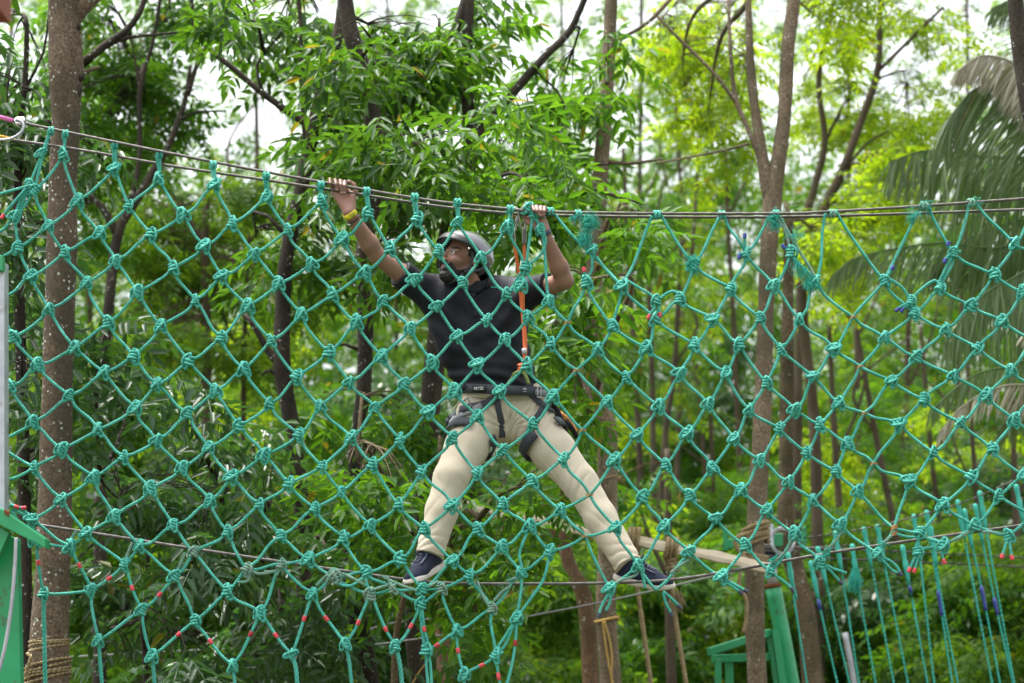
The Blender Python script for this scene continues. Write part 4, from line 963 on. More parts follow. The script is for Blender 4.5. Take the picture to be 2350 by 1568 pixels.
# ------------------------------------------------------------------ implicit surfaces for the body and its clothes
class Field:
    def __init__(s, lo, hi, h):
        s.h = h; s.lo = np.asarray(lo, float); n = np.ceil((np.asarray(hi) - s.lo) / h).astype(int) + 1
        s.n = n; s.f = np.full(tuple(n), 1.0, np.float32)
    def like(s):
        g = Field(s.lo, s.lo + s.h, s.h); g.n = s.n; g.f = np.full(tuple(s.n), 1.0, np.float32); return g
    def sl(s, lo, hi):
        a = np.clip(np.floor((np.asarray(lo) - s.lo) / s.h).astype(int), 0, s.n); b = np.clip(np.ceil((np.asarray(hi) - s.lo) / s.h).astype(int) + 1, 0, s.n)
        return tuple(slice(i, j) for i, j in zip(a, b))
    def pts(s, sl):
        g = [s.lo[i] + s.h * np.arange(sl[i].start, sl[i].stop) for i in range(3)]
        return g[0][:, None, None].astype(np.float32), g[1][None, :, None].astype(np.float32), g[2][None, None, :].astype(np.float32)
    def put(s, d, sl, k):
        a = s.f[sl]
        if k > 0:
            h = np.clip(.5 + .5 * (a - d) / k, 0, 1)
            s.f[sl] = a + (d - a) * h - k * h * (1 - h)
        else: s.f[sl] = np.minimum(a, d)
    def cut(s, d, sl, k):
        a = s.f[sl]; h = np.clip(.5 + .5 * (a + d) / k, 0, 1)
        s.f[sl] = (1 - h) * (-d) + h * a + k * h * (1 - h) if False else np.maximum(a, -d) + np.clip(k - np.abs(a + d), 0, None) ** 2 / (4 * k)
    def cap(s, a, b, ra, rb, k=.02, sq=(1, 1, 1), cen=None):
        """tapered capsule; sq squashes space about cen"""
        a = np.asarray(a, float); b = np.asarray(b, float); m = max(ra, rb) * max(1, max(sq)) + k + .03
        sl = s.sl(np.minimum(a, b) - m, np.maximum(a, b) + m); X, Y, Z = s.pts(sl)
        c = (a + b) / 2 if cen is None else np.asarray(cen)
        f = np.asarray(sq, float)
        q = [(G - c[i]) / f[i] for i, G in enumerate((X, Y, Z))]; A = (a - c) / f; B = (b - c) / f; BA = B - A
        t = np.clip((sum((q[i] - A[i]) * BA[i] for i in range(3))) / max(BA.dot(BA), 1e-9), 0, 1)
        d = np.sqrt(sum((q[i] - A[i] - t * BA[i]) ** 2 for i in range(3))) - (ra + (rb - ra) * t)
        s.put(d * min(f), sl, k); return s
    def ell(s, c, r, Rm=None, k=.02, cut=False):
        c = np.asarray(c, float); r = np.asarray(r, float); m = r.max() + k + .03
        sl = s.sl(c - m, c + m); X, Y, Z = s.pts(sl); q = [X - c[0], Y - c[1], Z - c[2]]
        if Rm is not None: q = [sum(q[j] * Rm[j][i] for j in range(3)) for i in range(3)]
        k0 = np.sqrt(sum((q[i] / r[i]) ** 2 for i in range(3))); k1 = np.sqrt(sum((q[i] / r[i] ** 2) ** 2 for i in range(3))) + 1e-9
        d = k0 * (k0 - 1) / k1
        (s.cut if cut else s.put)(d, sl, k); return s
    def sample(s, p):
        q = (np.asarray(p) - s.lo) / s.h; i = np.clip(np.floor(q).astype(int), 0, s.n - 2); t = q - i
        o = 0
        for a in (0, 1):
            for b in (0, 1):
                for c in (0, 1):
                    w_ = (t[..., 0] if a else 1 - t[..., 0]) * (t[..., 1] if b else 1 - t[..., 1]) * (t[..., 2] if c else 1 - t[..., 2])
                    o = o + w_ * s.f[i[..., 0] + a, i[..., 1] + b, i[..., 2] + c]
        return o
    def grad(s, p, e=.006):
        p = np.asarray(p, float)
        g = np.stack([s.sample(p + np.eye(3)[i] * e) - s.sample(p - np.eye(3)[i] * e) for i in range(3)], -1)
        return g / (np.linalg.norm(g, axis=-1, keepdims=True) + 1e-9)
    def mesh(s, relax=2):
        f = s.f; neg = f < 0
        c = sum(neg[a:f.shape[0] - 1 + a, b:f.shape[1] - 1 + b, d:f.shape[2] - 1 + d].astype(np.int8) for a in (0, 1) for b in (0, 1) for d in (0, 1))
        act = (c > 0) & (c < 8); ix = np.argwhere(act); n = len(ix)
        vid = np.full(act.shape, -1, np.int32); vid[act] = np.arange(n)
        acc = np.zeros((n, 3)); cnt = np.zeros(n)
        cor = [(a, b, d) for a in (0, 1) for b in (0, 1) for d in (0, 1)]
        val = {q: f[ix[:, 0] + q[0], ix[:, 1] + q[1], ix[:, 2] + q[2]] for q in cor}
        for p in cor:
            for ax in range(3):
                if p[ax] == 0:
                    q = list(p); q[ax] = 1; q = tuple(q); a, b = val[p], val[q]; m = (a < 0) != (b < 0)
                    t = np.where(m, a / np.where(m, a - b, 1), 0)
                    w_ = np.array(p, float)[None, :].repeat(n, 0); w_[:, ax] = t
                    acc[m] += w_[m]; cnt[m] += 1
        V = s.lo + s.h * (ix + acc / cnt[:, None])
        Q = []
        for ax in range(3):
            u, v = [(1, 2), (2, 0), (0, 1)][ax]
            a = neg.take(range(0, f.shape[ax] - 1), ax); b = neg.take(range(1, f.shape[ax]), ax)
            e = np.argwhere(a != b); e = e[(e[:, u] > 0) & (e[:, v] > 0) & (e[:, u] < f.shape[u] - 1) & (e[:, v] < f.shape[v] - 1)]
            fl = a[e[:, 0], e[:, 1], e[:, 2]]
            def g(du, dv):
                x = e.copy(); x[:, u] -= du; x[:, v] -= dv; return vid[x[:, 0], x[:, 1], x[:, 2]]
            q = np.stack([g(1, 1), g(0, 1), g(0, 0), g(1, 0)], 1); q[~fl] = q[~fl][:, ::-1]; Q.append(q)
        Q = np.concatenate(Q); Q = Q[(Q >= 0).all(1)]
        for _ in range(relax):
            S_ = np.zeros_like(V); K_ = np.zeros(n)
            for i in range(4):
                for j in ((i + 1) % 4, (i - 1) % 4):
                    np.add.at(S_, Q[:, i], V[Q[:, j]]); np.add.at(K_, Q[:, i], 1)
            V = np.where(K_[:, None] > 0, V * .45 + .55 * S_ / np.maximum(K_, 1)[:, None], V)
        return V, Q
def set_col(me, col, name='Col'):
    a = me.color_attributes.new(name, 'FLOAT_COLOR', 'POINT')
    a.data.foreach_set('color', np.concatenate([col, np.ones((len(col), 1))], 1).astype(np.float32).ravel())
def H(u, v, Y): return np.array(P(u, v, Y))

M_skin = mat('skin', (.2, .1, .07), 0.45, 0.45, attr='Col', bump=(160, .12, .002))
M_skin.node_tree.nodes['Principled BSDF'].inputs['Subsurface Weight'].default_value = 0.08
M_skin.node_tree.nodes['Principled BSDF'].inputs['Subsurface Radius'].default_value = (.012, .005, .003)
M_hair = mat('black_hair', (.010, .008, .007), 0.55, 0.4, bump=(500, .9, .004))
M_shirt = mat('black_polo_fabric', (.0056, .0066, .0115), 0.66, 0.3, noise=(8, (.009, .0105, .0175), .4, .7), bump=(28, .3, .010))
M_chino = mat('beige_chino_fabric', (.54, .475, .37), 0.85, 0.2, noise=(9, (.49, .425, .32), .35, .7), bump=(22, .3, .010), sheen=.1)
M_web = mat('dark_grey_webbing', (.045, .052, .062), 0.7, 0.3, bump=(220, .3, .001))
M_web2 = mat('grey_webbing', (.20, .21, .22), 0.65, 0.3, bump=(220, .3, .001))
M_black = mat('matte_black_plastic', (.008, .008, .009), 0.5, 0.4)
M_gloss = mat('glossy_black_shell', (.075, .077, .085), 0.14, 0.6, coat=1.0, noise=(4, (.12, .12, .135), .45, .7))
M_liner = mat('grey_helmet_liner', (.10, .10, .11), 0.8)
M_white = mat('white_print', (.75, .75, .75), 0.6)
M_grey = mat('grey_print', (.45, .45, .47), 0.6)
M_eye = mat('eyeball', (.6, .57, .54), 0.15, 0.5, attr='Col')
M_shoe = mat('navy_shoe_fabric', (.018, .023, .045), 0.8, 0.25, bump=(250, .35, .002))
M_shoe2 = mat('slate_shoe_overlay', (.085, .10, .14), 0.7, 0.3, bump=(200, .3, .002))
M_sole = mat('white_rubber_sole', (.62, .58, .52), 0.7, 0.3, noise=(18, (.40, .34, .26), .45, .75))
M_yband = mat('yellow_paper_band', (.80, .68, .03), 0.6)
M_orange = mat('orange_rope', (.72, .17, .06), 0.6, 0.3, noise=(160, (.05, .02, .03), .66, .70))
M_orange2 = mat('orange_webbing', (.75, .33, .10), 0.6, 0.3)
M_lime = mat('lime_sling', (.40, .48, .18), 0.7, 0.3)
M_sleeve = mat('clear_grey_sleeve', (.16, .14, .14), 0.2, 0.5, coat=.6)

YP = 11.90
man = empty('person', P(1200, 1345, 11.6), 'man in black polo, beige chinos and dark helmet clinging behind the net, arms raised', 'person')
# skeleton
sR, eR, wR = H(980, 672, 11.84), H(866, 588, 11.68), H(801, 488, 11.55)
sL, eL, wL = H(1203, 676, 11.84), H(1297, 645, 11.66), H(1247, 532, 11.565)
hR, kR, aR = H(1104, 962, 11.93), H(1035, 1096, 11.70), H(988, 1266, 11.62)
hL, kL, aL = H(1212, 966, 11.93), H(1331, 1108, 11.80), H(1438, 1290, 11.63)
# head frame
psi, tilt, roll = R(56), R(14), R(0)
Fh = np.array([-math.sin(psi) * math.cos(tilt), -math.cos(psi) * math.cos(tilt), math.sin(tilt)])
Lh = np.cross([0, 0, 1.0], Fh); Lh /= np.linalg.norm(Lh); Uh = np.cross(Fh, Lh)
HO = H(1066, 598, 11.80); HSC = 1.08
RH = np.stack([Fh, Lh, Uh], 1)
def hd(x, y, z): return HO + HSC * (RH @ np.array([x, y, z]))
def to_head(V): return ((V - HO) @ RH) / HSC

# ---- body: one continuous surface (head, neck, trunk, arms, hands, legs)
B = Field((min(H(745, 500, 11.5)[0], 0), 11.40, H(1100, 1370, 11.6)[2] - .03), (H(1480, 500, 11.7)[0], 12.12, H(780, 395, 11.5)[2]), .0042)
B.lo[0] = H(738, 400, 11.5)[0] if False else B.lo[0]
nk = H(1092, 672, 11.85)
B.cap(H(1092, 715, 11.90), H(1120, 850, 11.91), .13, .125, .03, (1, .55, 1))
B.cap(H(1140, 890, 11.93), H(1155, 935, 11.94), .13, .12, .03, (1, .6, 1))
B.cap(sR, sL, .046, .046, .03)
B.cap(H(1090, 690, 11.87), hd(-.02, 0, -.05), .060, .052, .03)
for s_, e_, w_ in ((sR, eR, wR), (sL, eL, wL)):
    m_ = e_ + (w_ - e_) * .28
    B.cap(s_, s_ + (e_ - s_) * .45, .052, .051, .02); B.cap(s_ + (e_ - s_) * .45, e_, .051, .039, .02)
    B.cap(e_, m_, .039, .0445, .02); B.cap(m_, w_, .0445, .0285, .02)
    B.cap(e_ + np.array([0, .012, -.004]), e_ + np.array([0, .014, 0]), .031, .031, .015)
for h_, k_, a_ in ((hR, kR, aR), (hL, kL, aL)):
    B.cap(h_ + np.array([0, .02, -.03]), k_, .066, .052, .02); B.cap(k_, a_, .052, .034, .02)
# right hand
def hand(wr, palms, fingers, thumb, side):
    for a, b, ra, rb in palms: B.cap(a, b, ra, rb, .014)
    B.cap(wr, (palms[0][1] + palms[1][1]) / 2, .0285, .022, .016)
    for ch, r in fingers:
        r = r * 1.16
        for i in range(len(ch) - 1): B.cap(ch[i], ch[i + 1], r * (1 - .05 * i), r * (1 - .05 * (i + 1)), .0035)
    for i in range(len(thumb) - 1): B.cap(thumb[i], thumb[i + 1], .0125 - .0012 * i, .0118 - .0012 * i, .006)
cz = lambda u: np.interp(u, [600, 800, 1000, 1170, 1250, 1500], [393, 429, 462, 480, 486, 490])
def finger(u0, u1, u2, vt, r):
    """from the knuckle behind the cable over its top to the tip hanging in front"""
    v = cz(u1)
    return ([H(u0, v + 9, 11.545), H(u1 - .3, v - 8, 11.535), H(u1, v - 10, 11.497), H((u1 + u2) / 2, v + 0, 11.474), H(u2, vt, 11.478)], r)
hand(wR, [(H(768, 443, 11.55), H(791, 474, 11.555), .019, .024), (H(799, 443, 11.55), H(803, 474, 11.555), .020, .024), (H(783, 443, 11.55), H(797, 474, 11.553), .020, .025), (H(808, 452, 11.54), H(806, 476, 11.55), .020, .023)],
     [finger(763, 757, 759, 424, .0082), finger(774, 769, 774, 436, .0096), finger(785, 781, 784.5, 444, .0102), finger(796, 792, 791, 444, .0098)],
     [H(808, 458, 11.54), H(816, 438, 11.535), H(812, 424, 11.525), H(801, 416.5, 11.515)], -1)
hand(wL, [(H(1214, 503, 11.555), H(1234, 522, 11.56), .019, .024), (H(1243, 502, 11.55), H(1249, 520, 11.555), .021, .024), (H(1228, 502, 11.55), H(1240, 520, 11.555), .021, .025)],
     [finger(1219, 1222, 1231, 484, .0100), finger(1230, 1232, 1237, 492, .0102), finger(1240, 1242, 1242, 495, .0098), finger(1249, 1251, 1249, 493, .0086)],
     [H(1212, 512, 11.55), H(1203, 497, 11.54), H(1199, 484, 11.53), H(1201, 476, 11.515)], 1)
# head
q = lambda x, y, z: hd(x, y, z)
B.ell(q(-.015, 0, .042), np.array([.100, .078, .094]) * HSC, RH, .02)
B.ell(q(.040, 0, -.022), np.array([.058, .060, .085]) * HSC, RH, .02)
for s_ in (-1, 1):
    B.cap(q(-.004, .052 * s_, -.052), q(.070, .014 * s_, -.102), .021 * HSC, .019 * HSC, .02)
    B.cap(q(.082, .014 * s_, .024), q(.070, .046 * s_, .018), .013, .012, .012)
    B.ell(q(.062, .040 * s_, -.030), np.array([.030, .026, .026]) * HSC, RH, .015)
    B.cap(q(.106, .012 * s_, -.036), q(.108, .011 * s_, -.038), .0095, .0095, .006)
    B.ell(q(-.012, .079 * s_, -.006), np.array([.019, .009, .033]) * HSC, RH, .008)
    B.ell(q(-.010, .091 * s_, -.004), np.array([.010, .006, .018]) * HSC, RH, .006, cut=True)
    B.ell(q(.101, .035 * s_, .000), np.array([.017, .019, .013]) * HSC, RH, .010, cut=True)
B.cap(q(.084, 0, -.104), q(.080, 0, -.106), .021, .021, .015)
B.cap(q(.092, 0, .012), q(.119, 0, -.026), .0085, .0130, .010)
B.cap(q(.098, .016, -.061), q(.098, -.016, -.061), .0095, .0095, .006)
B.cap(q(.095, .014, -.073), q(.095, -.014, -.073), .0098, .0098, .006)
B.ell(q(.110, 0, -.067), np.array([.012, .024, .0018]) * HSC, RH, .004, cut=True)
for s_ in (-1, 1):  # eyelids
    B.ell(q(.083, .035 * s_, -.002), np.array([.0135, .0150, .0128]) * HSC, RH, .004)
    B.ell(q(.099, .036 * s_, -.0005), np.array([.010, .0145, .0052]) * HSC, RH, .003, cut=True)
V, Q = B.mesh(2)
col = np.tile(np.array([.250, .128, .084]), (len(V), 1))
def blend(mask, c): 
    global col
    col = col * (1 - mask[:, None]) + np.asarray(c) * mask[:, None]
def near(c, r0, r1): return np.clip((r1 - np.linalg.norm(V - c, axis=1)) / (r1 - r0), 0, 1)
# palms and inner fingers are paler; their camera side shows
nrm = B.grad(V)
for c_, r_ in ((H(792, 452, 11.53), .085), (H(1236, 505, 11.53), .075)):
    blend(near(c_, r_ * .75, r_) * np.clip(-nrm[:, 1] * 1.3 - .1, 0, 1) * (V[:, 1] > 11.505), (.46, .25, .20))
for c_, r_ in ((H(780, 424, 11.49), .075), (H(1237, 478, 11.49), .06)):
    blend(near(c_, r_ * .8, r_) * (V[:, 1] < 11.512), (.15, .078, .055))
for c_ in (H(759, 422, 11.48), H(774, 435, 11.47), H(784.5, 443, 11.47), H(791, 443, 11.47), H(802, 417, 11.51), H(815, 430, 11.53), H(1231, 484, 11.47), H(1237, 491, 11.47), H(1242, 494, 11.47), H(1249, 492, 11.47), H(1200, 477, 11.51)):
    blend(near(c_, .004, .009), (.36, .20, .165))
hl = to_head(V); inh = (np.linalg.norm(V - HO, axis=1) < .2)
for y_ in (-1, 1):
    e = np.exp(-((hl[:, 0] - .085) / .02) ** 2 - ((hl[:, 1] - .036 * y_) / .021) ** 4 - ((hl[:, 2] - .024 - .0 * abs(1)) / .0055) ** 4)
    blend(np.clip(e * 1.6, 0, 1) * inh, (.012, .009, .008))
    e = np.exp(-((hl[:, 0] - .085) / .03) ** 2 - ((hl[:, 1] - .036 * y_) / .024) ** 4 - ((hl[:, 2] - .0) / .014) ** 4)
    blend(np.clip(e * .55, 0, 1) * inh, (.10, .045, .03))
e = np.exp(-((hl[:, 0] - .105) / .02) ** 4 - (hl[:, 1] / .024) ** 4 - ((hl[:, 2] + .066) / .013) ** 4); blend(np.clip(e, 0, 1) * inh * .8, (.24, .085, .07))
e = 1 / (1 + np.exp((hl[:, 2] + .030 + .18 * np.clip(hl[:, 0], 0, .07)) / .006)) * (hl[:, 0] > .0) * (hl[:, 2] > -.12)
blend(np.clip(e, 0, 1) * inh * .45 * (np.abs(hl[:, 1]) > .022), (.05, .032, .026))
me = np_mesh('body', V, Q, (M_skin,)); set_col(me, col); body = link('body', me, None, man)
# eyes
for s_ in (-1, 1):
    mb = MB(); th = np.linspace(0, math.pi, 13); VV = []; FF = []
    for p_ in th:
        for j in range(16):
            a = j * math.pi / 8; VV.append((math.cos(p_), math.sin(p_) * math.cos(a), math.sin(p_) * math.sin(a)))
    VV = np.array(VV)
    for i in range(12):
        for j in range(16): FF.append((i * 16 + j, i * 16 + (j + 1) % 16, i * 16 + 16 + (j + 1) % 16, i * 16 + 16 + j))
    g = np.array([.93, .12 * 1, .22]); g /= np.linalg.norm(g)
    cc = np.where((VV @ g)[:, None] > .80, np.array([.02, .012, .008]), np.array([.48, .45, .43]))
    W_ = np.array([hd(*(np.array([.0842, .035 * s_, -.001]) + v * .0132)) for v in VV])
    mb.add(W_, FF); m_ = mb.mesh('eye', True, (M_eye,)); set_col(m_, cc); link('eye', m_, None, man)
# beard and hair: shells over the head
def shell(name, inside, thick, noise, m):
    lo = HO - .2; hi = HO + .2
    G = Field(lo, hi, .004); X, Y, Z = np.meshgrid(*[G.lo[i] + G.h * np.arange(G.n[i]) for i in range(3)], indexing='ij')
    p = np.stack([X, Y, Z], -1); d = B.sample(p.reshape(-1, 3)).reshape(X.shape)
    l = to_head(p.reshape(-1, 3)); nz = noise * (np.sin(l[:, 0] * 310) * np.sin(l[:, 1] * 270 + 1) + np.sin(l[:, 2] * 290 + l[:, 0] * 150))
    G.f = np.maximum(d - thick + nz.reshape(X.shape), inside(l).reshape(X.shape)).astype(np.float32)
    G.f = np.maximum(G.f, -(d + .010)).astype(np.float32)
    V, Q = G.mesh(1); return link(name, np_mesh(name, V, Q, (m,)), None, man)
def beard_in(l):
    x, y, z = l.T
    # below a line that runs down the cheek and up again to the moustache
    top = np.interp(x, [-.01, .01, .035, .058, .075, .088, .10], [-.030, -.052, -.068, -.073, -.064, -.050, -.043]) + .0022 * np.sin(x * 420) * np.sin(y * 300)
    d = np.maximum(np.maximum(z - top, .004 - x), -.135 - z)
    mouth = np.where(x > .07, .0098 - np.sqrt((y * .42) ** 2 + (z + .066) ** 2), -1)
    return np.maximum(d, mouth)
shell('beard', beard_in, .0075, .0010, M_hair)
def hair_in(l):
    x, y, z = l.T
    return np.maximum(np.maximum(x - .028 - .2 * (z - .02), -.05 - z + np.where(x > -.03, .05 + .0, 0)), np.where((x > -.035) & (z < -.0 + .0), .01, -1))
shell('hair', hair_in, .007, .001, M_hair)

# ---- helmet
def helm(r, zf, inner=False):
    """dome points; lower rim height depends on the direction"""
    mb = MB(); nph, nth = 48, 14; VV = []; FF = []
    for i in range(nth + 1):
        for j in range(nph):
            f_ = j * 2 * math.pi / nph; cx, cy = math.cos(f_), math.sin(f_)
            rim = zf(cx, cy); zt = .068 + r[2] * 1.0
            # latitude from pole down to where z = rim
            s0 = math.asin(max(-1, min(1, (rim - .030) / r[2]))); la = math.pi / 2 + (s0 - math.pi / 2) * i / nth
            VV.append(hd(.004 + r[0] * math.cos(la) * cx, r[1] * math.cos(la) * cy, .030 + r[2] * math.sin(la)))
    for i in range(nth):
        for j in range(nph): FF.append((i * nph + j, i * nph + nph + j, i * nph + nph + (j + 1) % nph, i * nph + (j + 1) % nph))
    mb.add(VV, FF); return mb
rimf = lambda cx, cy: .026 + .036 * max(cx, 0) ** .8 - .100 * max(-cx, 0) ** 1.3
hm = helm((.146, .114, .106), rimf).build('helmet', M_gloss, man)
so = hm.modifiers.new('t', 'SOLIDIFY'); so.thickness = .004; so.offset = -1
hm2 = helm((.138, .106, .099), lambda cx, cy: rimf(cx, cy) + .002).build('helmet_liner', M_liner, man)
so = hm2.modifiers.new('t', 'SOLIDIFY'); so.thickness = .016; so.offset = -1
# matt front visor plate with its rivet
mb = MB(); nph = 30; VV = []; FF = []
for i in range(6):
    for j in range(nph):
        f_ = R(-88 + 176 * j / (nph - 1)); cx, cy = math.cos(f_), math.sin(f_); rim = rimf(cx, cy) - .004 - .004 * cx
        z = rim + (.004 + .030 * cx ** .35 * (1 if cx > .02 else .5) ) * (1 - i / 5) ; k = math.sqrt(max(0, 1 - ((z - .030) / .106) ** 2)) + .006 * cx * i / 5
        VV.append(hd(.004 + (.1485) * k * cx, .1165 * k * cy, z))
for i in range(5):
    for j in range(nph - 1): FF.append((i * nph + j, i * nph + nph + j, i * nph + nph + j + 1, i * nph + j + 1))
mb.add(VV, FF); vz = mb.build('visor', M_black, man); so = vz.modifiers.new('t', 'SOLIDIFY'); so.thickness = .003; so.offset = 1
for x_, y_, z_ in ((.053, .1095, .020), (-.100, .066, -.004)):
    mb = MB(); c = hd(x_, y_, z_); nn = RH @ np.array([x_ * .3, 1.0, .1]); nn /= np.linalg.norm(nn)
    tube(mb, [c - nn * .004, c + nn * .003, c + nn * .005], [.0062, .0058, .003], 10); mb.build('rivet', M_chrome, man)
# chin strap
def ribbon(mb, pts, wdir, wd, th, mi=0):
    """flat strap along pts, its breadth along wdir (per point)"""
    pts = np.asarray(pts); t = np.gradient(pts, axis=0); t /= np.linalg.norm(t, axis=1)[:, None]
    wv = np.broadcast_to(np.asarray(wdir, float), pts.shape).copy(); wv -= t * (wv * t).sum(1)[:, None]; wv /= np.linalg.norm(wv, axis=1)[:, None]
    nv = np.cross(t, wv); m = len(pts); VV = []
    wd = np.broadcast_to(wd, (m,))
    for i in range(m):
        for a, b in ((-1, -1), (1, -1), (1, 1), (-1, 1)): VV.append(pts[i] + wv[i] * wd[i] * .5 * a + nv[i] * th * .5 * b)
    FF = [(i * 4 + j, i * 4 + (j + 1) % 4, i * 4 + 4 + (j + 1) % 4, i * 4 + 4 + j) for i in range(m - 1) for j in range(4)]
    FF += [(3, 2, 1, 0), tuple(range(m * 4 - 4, m * 4))]; mb.add(VV, FF, mi)
for s_ in (1, -1):
    mb = MB(); f3 = lambda L: spline([hd(*t) for t in L], n=14)
    ribbon(mb, f3([(.022, .094 * s_, .02), (.014, .092 * s_, -.02), (.016, .083 * s_, -.055), (.022, .074 * s_, -.078)]), RH @ np.array([1, 0, .1]), .013, .0022)
    ribbon(mb, f3([(-.060, .088 * s_, -.03), (-.030, .088 * s_, -.052), (0, .082 * s_, -.068), (.022, .074 * s_, -.080)]), RH @ np.array([.3, 0, 1]), .013, .0022)
    ribbon(mb, f3([(.022, .075 * s_, -.080), (.040, .058 * s_, -.106), (.048, .030 * s_, -.124), (.050, 0, -.130)]), RH @ np.array([1, 0, .6]), .017, .0024)
    mb.build('chin_strap', M_web, man)
mb = MB(); box(mb, hd(.022, .080, -.078), (.026, .012, .022), Matrix(RH.tolist()), bev=.004); mb.build('strap_buckle', M_black, man)
mb = MB()  # neck pad behind
ribbon(mb, spline([hd(-.100, .080, -.085), hd(-.135, .04, -.088), hd(-.143, 0, -.09), hd(-.135, -.04, -.088), hd(-.100, -.08, -.085)], n=16), Uh, .062, .014); mb.build('neck_pad', M_black, man)

# ---- trousers
T = Field((H(930, 900, 11.6)[0], 11.50, H(1000, 1345, 11.62)[2]), (H(1490, 900, 11.7)[0], 12.12, H(1100, 880, 11.9)[2] + .03), .0042)
T.cap(H(1112, 932, 11.93), H(1205, 936, 11.93), .126, .126, .03, (1, .92, 1)); T.cap(H(1158, 950, 11.92), H(1160, 978, 11.92), .10, .085, .04, (1, 1, 1))
T.cap(H(1112, 903, 11.92), H(1192, 906, 11.92), .104, .104, .02, (1, .95, 1))
def leg(h_, k_, a_, r0, r1, r2, r3, ext):
    T.cap(h_, h_ + (k_ - h_) * .5, r0, (r0 + r1) / 2 + .006, .05); T.cap(h_ + (k_ - h_) * .5, k_, (r0 + r1) / 2 + .006, r1, .03)
    m_ = k_ + (a_ - k_) * .45; T.cap(k_, m_, r1, r2, .03); T.cap(m_, a_ + (a_ - k_) * ext, r2, r3, .03)
leg(hR, kR, aR, .114, .081, .074, .067, .04)
leg(hL, kL, aL, .114, .084, .075, .067, .04)
X, Y, Z = [g.astype(np.float32) for g in T.pts((slice(0, T.n[0]), slice(0, T.n[1]), slice(0, T.n[2])))]
def along(a, b):
    d = b - a; L = np.linalg.norm(d); d = d / L
    t = (X - a[0]) * d[0] + (Y - a[1]) * d[1] + (Z - a[2]) * d[2]
    dx, dz = X - a[0] - t * d[0], Z - a[2] - t * d[2]; dy = Y - a[1] - t * d[1]
    return t, np.sqrt(dx * dx + dy * dy + dz * dz), L
disp = np.zeros_like(T.f)
def crease(a): return 1 - 2 * np.abs(np.sin(a * .5)) ** .6
for sgn, (h_, k_, a_) in ((1, (hR, kR, aR)), (-1, (hL, kL, aL))):
    t, rad, L = along(k_, a_); near_ = rad < .13
    side = (X - k_[0]) * sgn
    w_ = np.exp(-((t - L * .97) / (.075)) ** 2) * near_
    disp += w_ * .0030 * crease((t + .45 * (X - a_[0]) * sgn + .012 * np.sin(Y * 60)) * 150)
    w_ = np.exp(-((t - .03) / .075) ** 2) * near_
    disp += w_ * .0034 * crease((.75 * t - .85 * (X - k_[0]) * sgn) * 88 + 1 + 2 * np.sin(X * 23)) * (.5 + .5 * np.sin(X * 31 + Y * 25))
    w_ = np.exp(-((t - L * .55) / .12) ** 2) * near_
    disp += w_ * .0026 * crease((t * .6 + (X - a_[0]) * sgn * .8) * 90 + 2)
    t, rad, L = along(h_, k_); near_ = rad < .16
    w_ = np.exp(-((t - .02) / .11) ** 2) * near_
    disp += w_ * .0036 * crease((.9 * t - 1.1 * (X - h_[0]) * sgn) * 115 + 1.5 * np.sin(X * 17 + Z * 11))
cr = H(1170, 985, 11.85)
rr_ = np.sqrt((X - cr[0]) ** 2 + (Z - cr[2]) ** 2 + 0 * Y); an = np.arctan2(Z - cr[2] + 0 * Y, X - cr[0])
disp += np.exp(-((rr_ - .07) / .09) ** 2) * .0035 * np.clip((Z - cr[2]) / .04 + .3, 0, 1) * np.sin(an * 17 + rr_ * 20)
T.f += disp.astype(np.float32)
# hems: cut square to the shin; waist under the belt
for k_, a_ in ((kR, aR), (kL, aL)):
    d = (a_ - k_) / np.linalg.norm(a_ - k_); e = a_ + d * .020
    t = (X - e[0]) * d[0] + (Y - e[1]) * d[1] + (Z - e[2]) * d[2]; loc = ((X - a_[0]) ** 2 + (Z - a_[2]) ** 2 + 0 * Y) < .16 ** 2
    T.f = np.where(loc & (t > -.03), np.maximum(T.f, t), T.f)
V, Q = T.mesh(1); trousers = link('trousers', np_mesh('trousers', V, Q, (M_chino,)), None, man)

# ---- polo shirt
SH = Field((H(890, 700, 11.7)[0], 11.62, H(1100, 905, 11.9)[2]), (H(1275, 700, 11.8)[0], 12.12, H(1100, 615, 11.9)[2]), .0050)
SH.cap(H(1082, 712, 11.90), H(1098, 770, 11.905), .172, .172, .05, (1.1, .66, 1))
SH.cap(H(1098, 770, 11.905), H(1122, 850, 11.91), .168, .160, .05, (1.12, .72, 1))
SH.cap(H(1122, 850, 11.91), H(1142, 900, 11.92), .158, .162, .04, (1.12, .72, 1))
SH.cap(H(1172, 850, 11.89), H(1180, 905, 11.89), .110, .115, .05, (1, .9, 1))
SH.cap(H(1004, 682, 11.86), H(1070, 676, 11.88), .074, .068, .05); SH.cap(H(1186, 686, 11.86), H(1110, 678, 11.88), .074, .068, .05)
SH.cap(sR, sR + (eR - sR) * .60, .077, .069, .045); SH.cap(sL, sL + (eL - sL) * .68, .076, .071, .045)
SH.cap(H(1086, 660, 11.875), H(1088, 672, 11.87), .074, .088, .04)
SH.cap(H(990, 664, 11.86), H(1080, 664, 11.87), .070, .072, .04); SH.cap(H(1198, 668, 11.86), H(1105, 664, 11.87), .070, .072, .04)
SH.cap(H(1022, 700, 11.86), H(1046, 800, 11.88), .092, .085, .05); SH.cap(H(1166, 705, 11.86), H(1172, 800, 11.88), .088, .082, .05)
X, Y, Z = SH.pts((slice(0, SH.n[0]), slice(0, SH.n[1]), slice(0, SH.n[2])))
ax_ = H(985, 715, 11.8); bx_ = H(1205, 715, 11.8); wst = H(1130, 890, 11.8)
d1 = (X - ax_[0]) * .75 + (Z - ax_[2]) * -.65 + 0 * Y; d1n = (X - ax_[0]) * .65 + (Z - ax_[2]) * .75 + 0 * Y
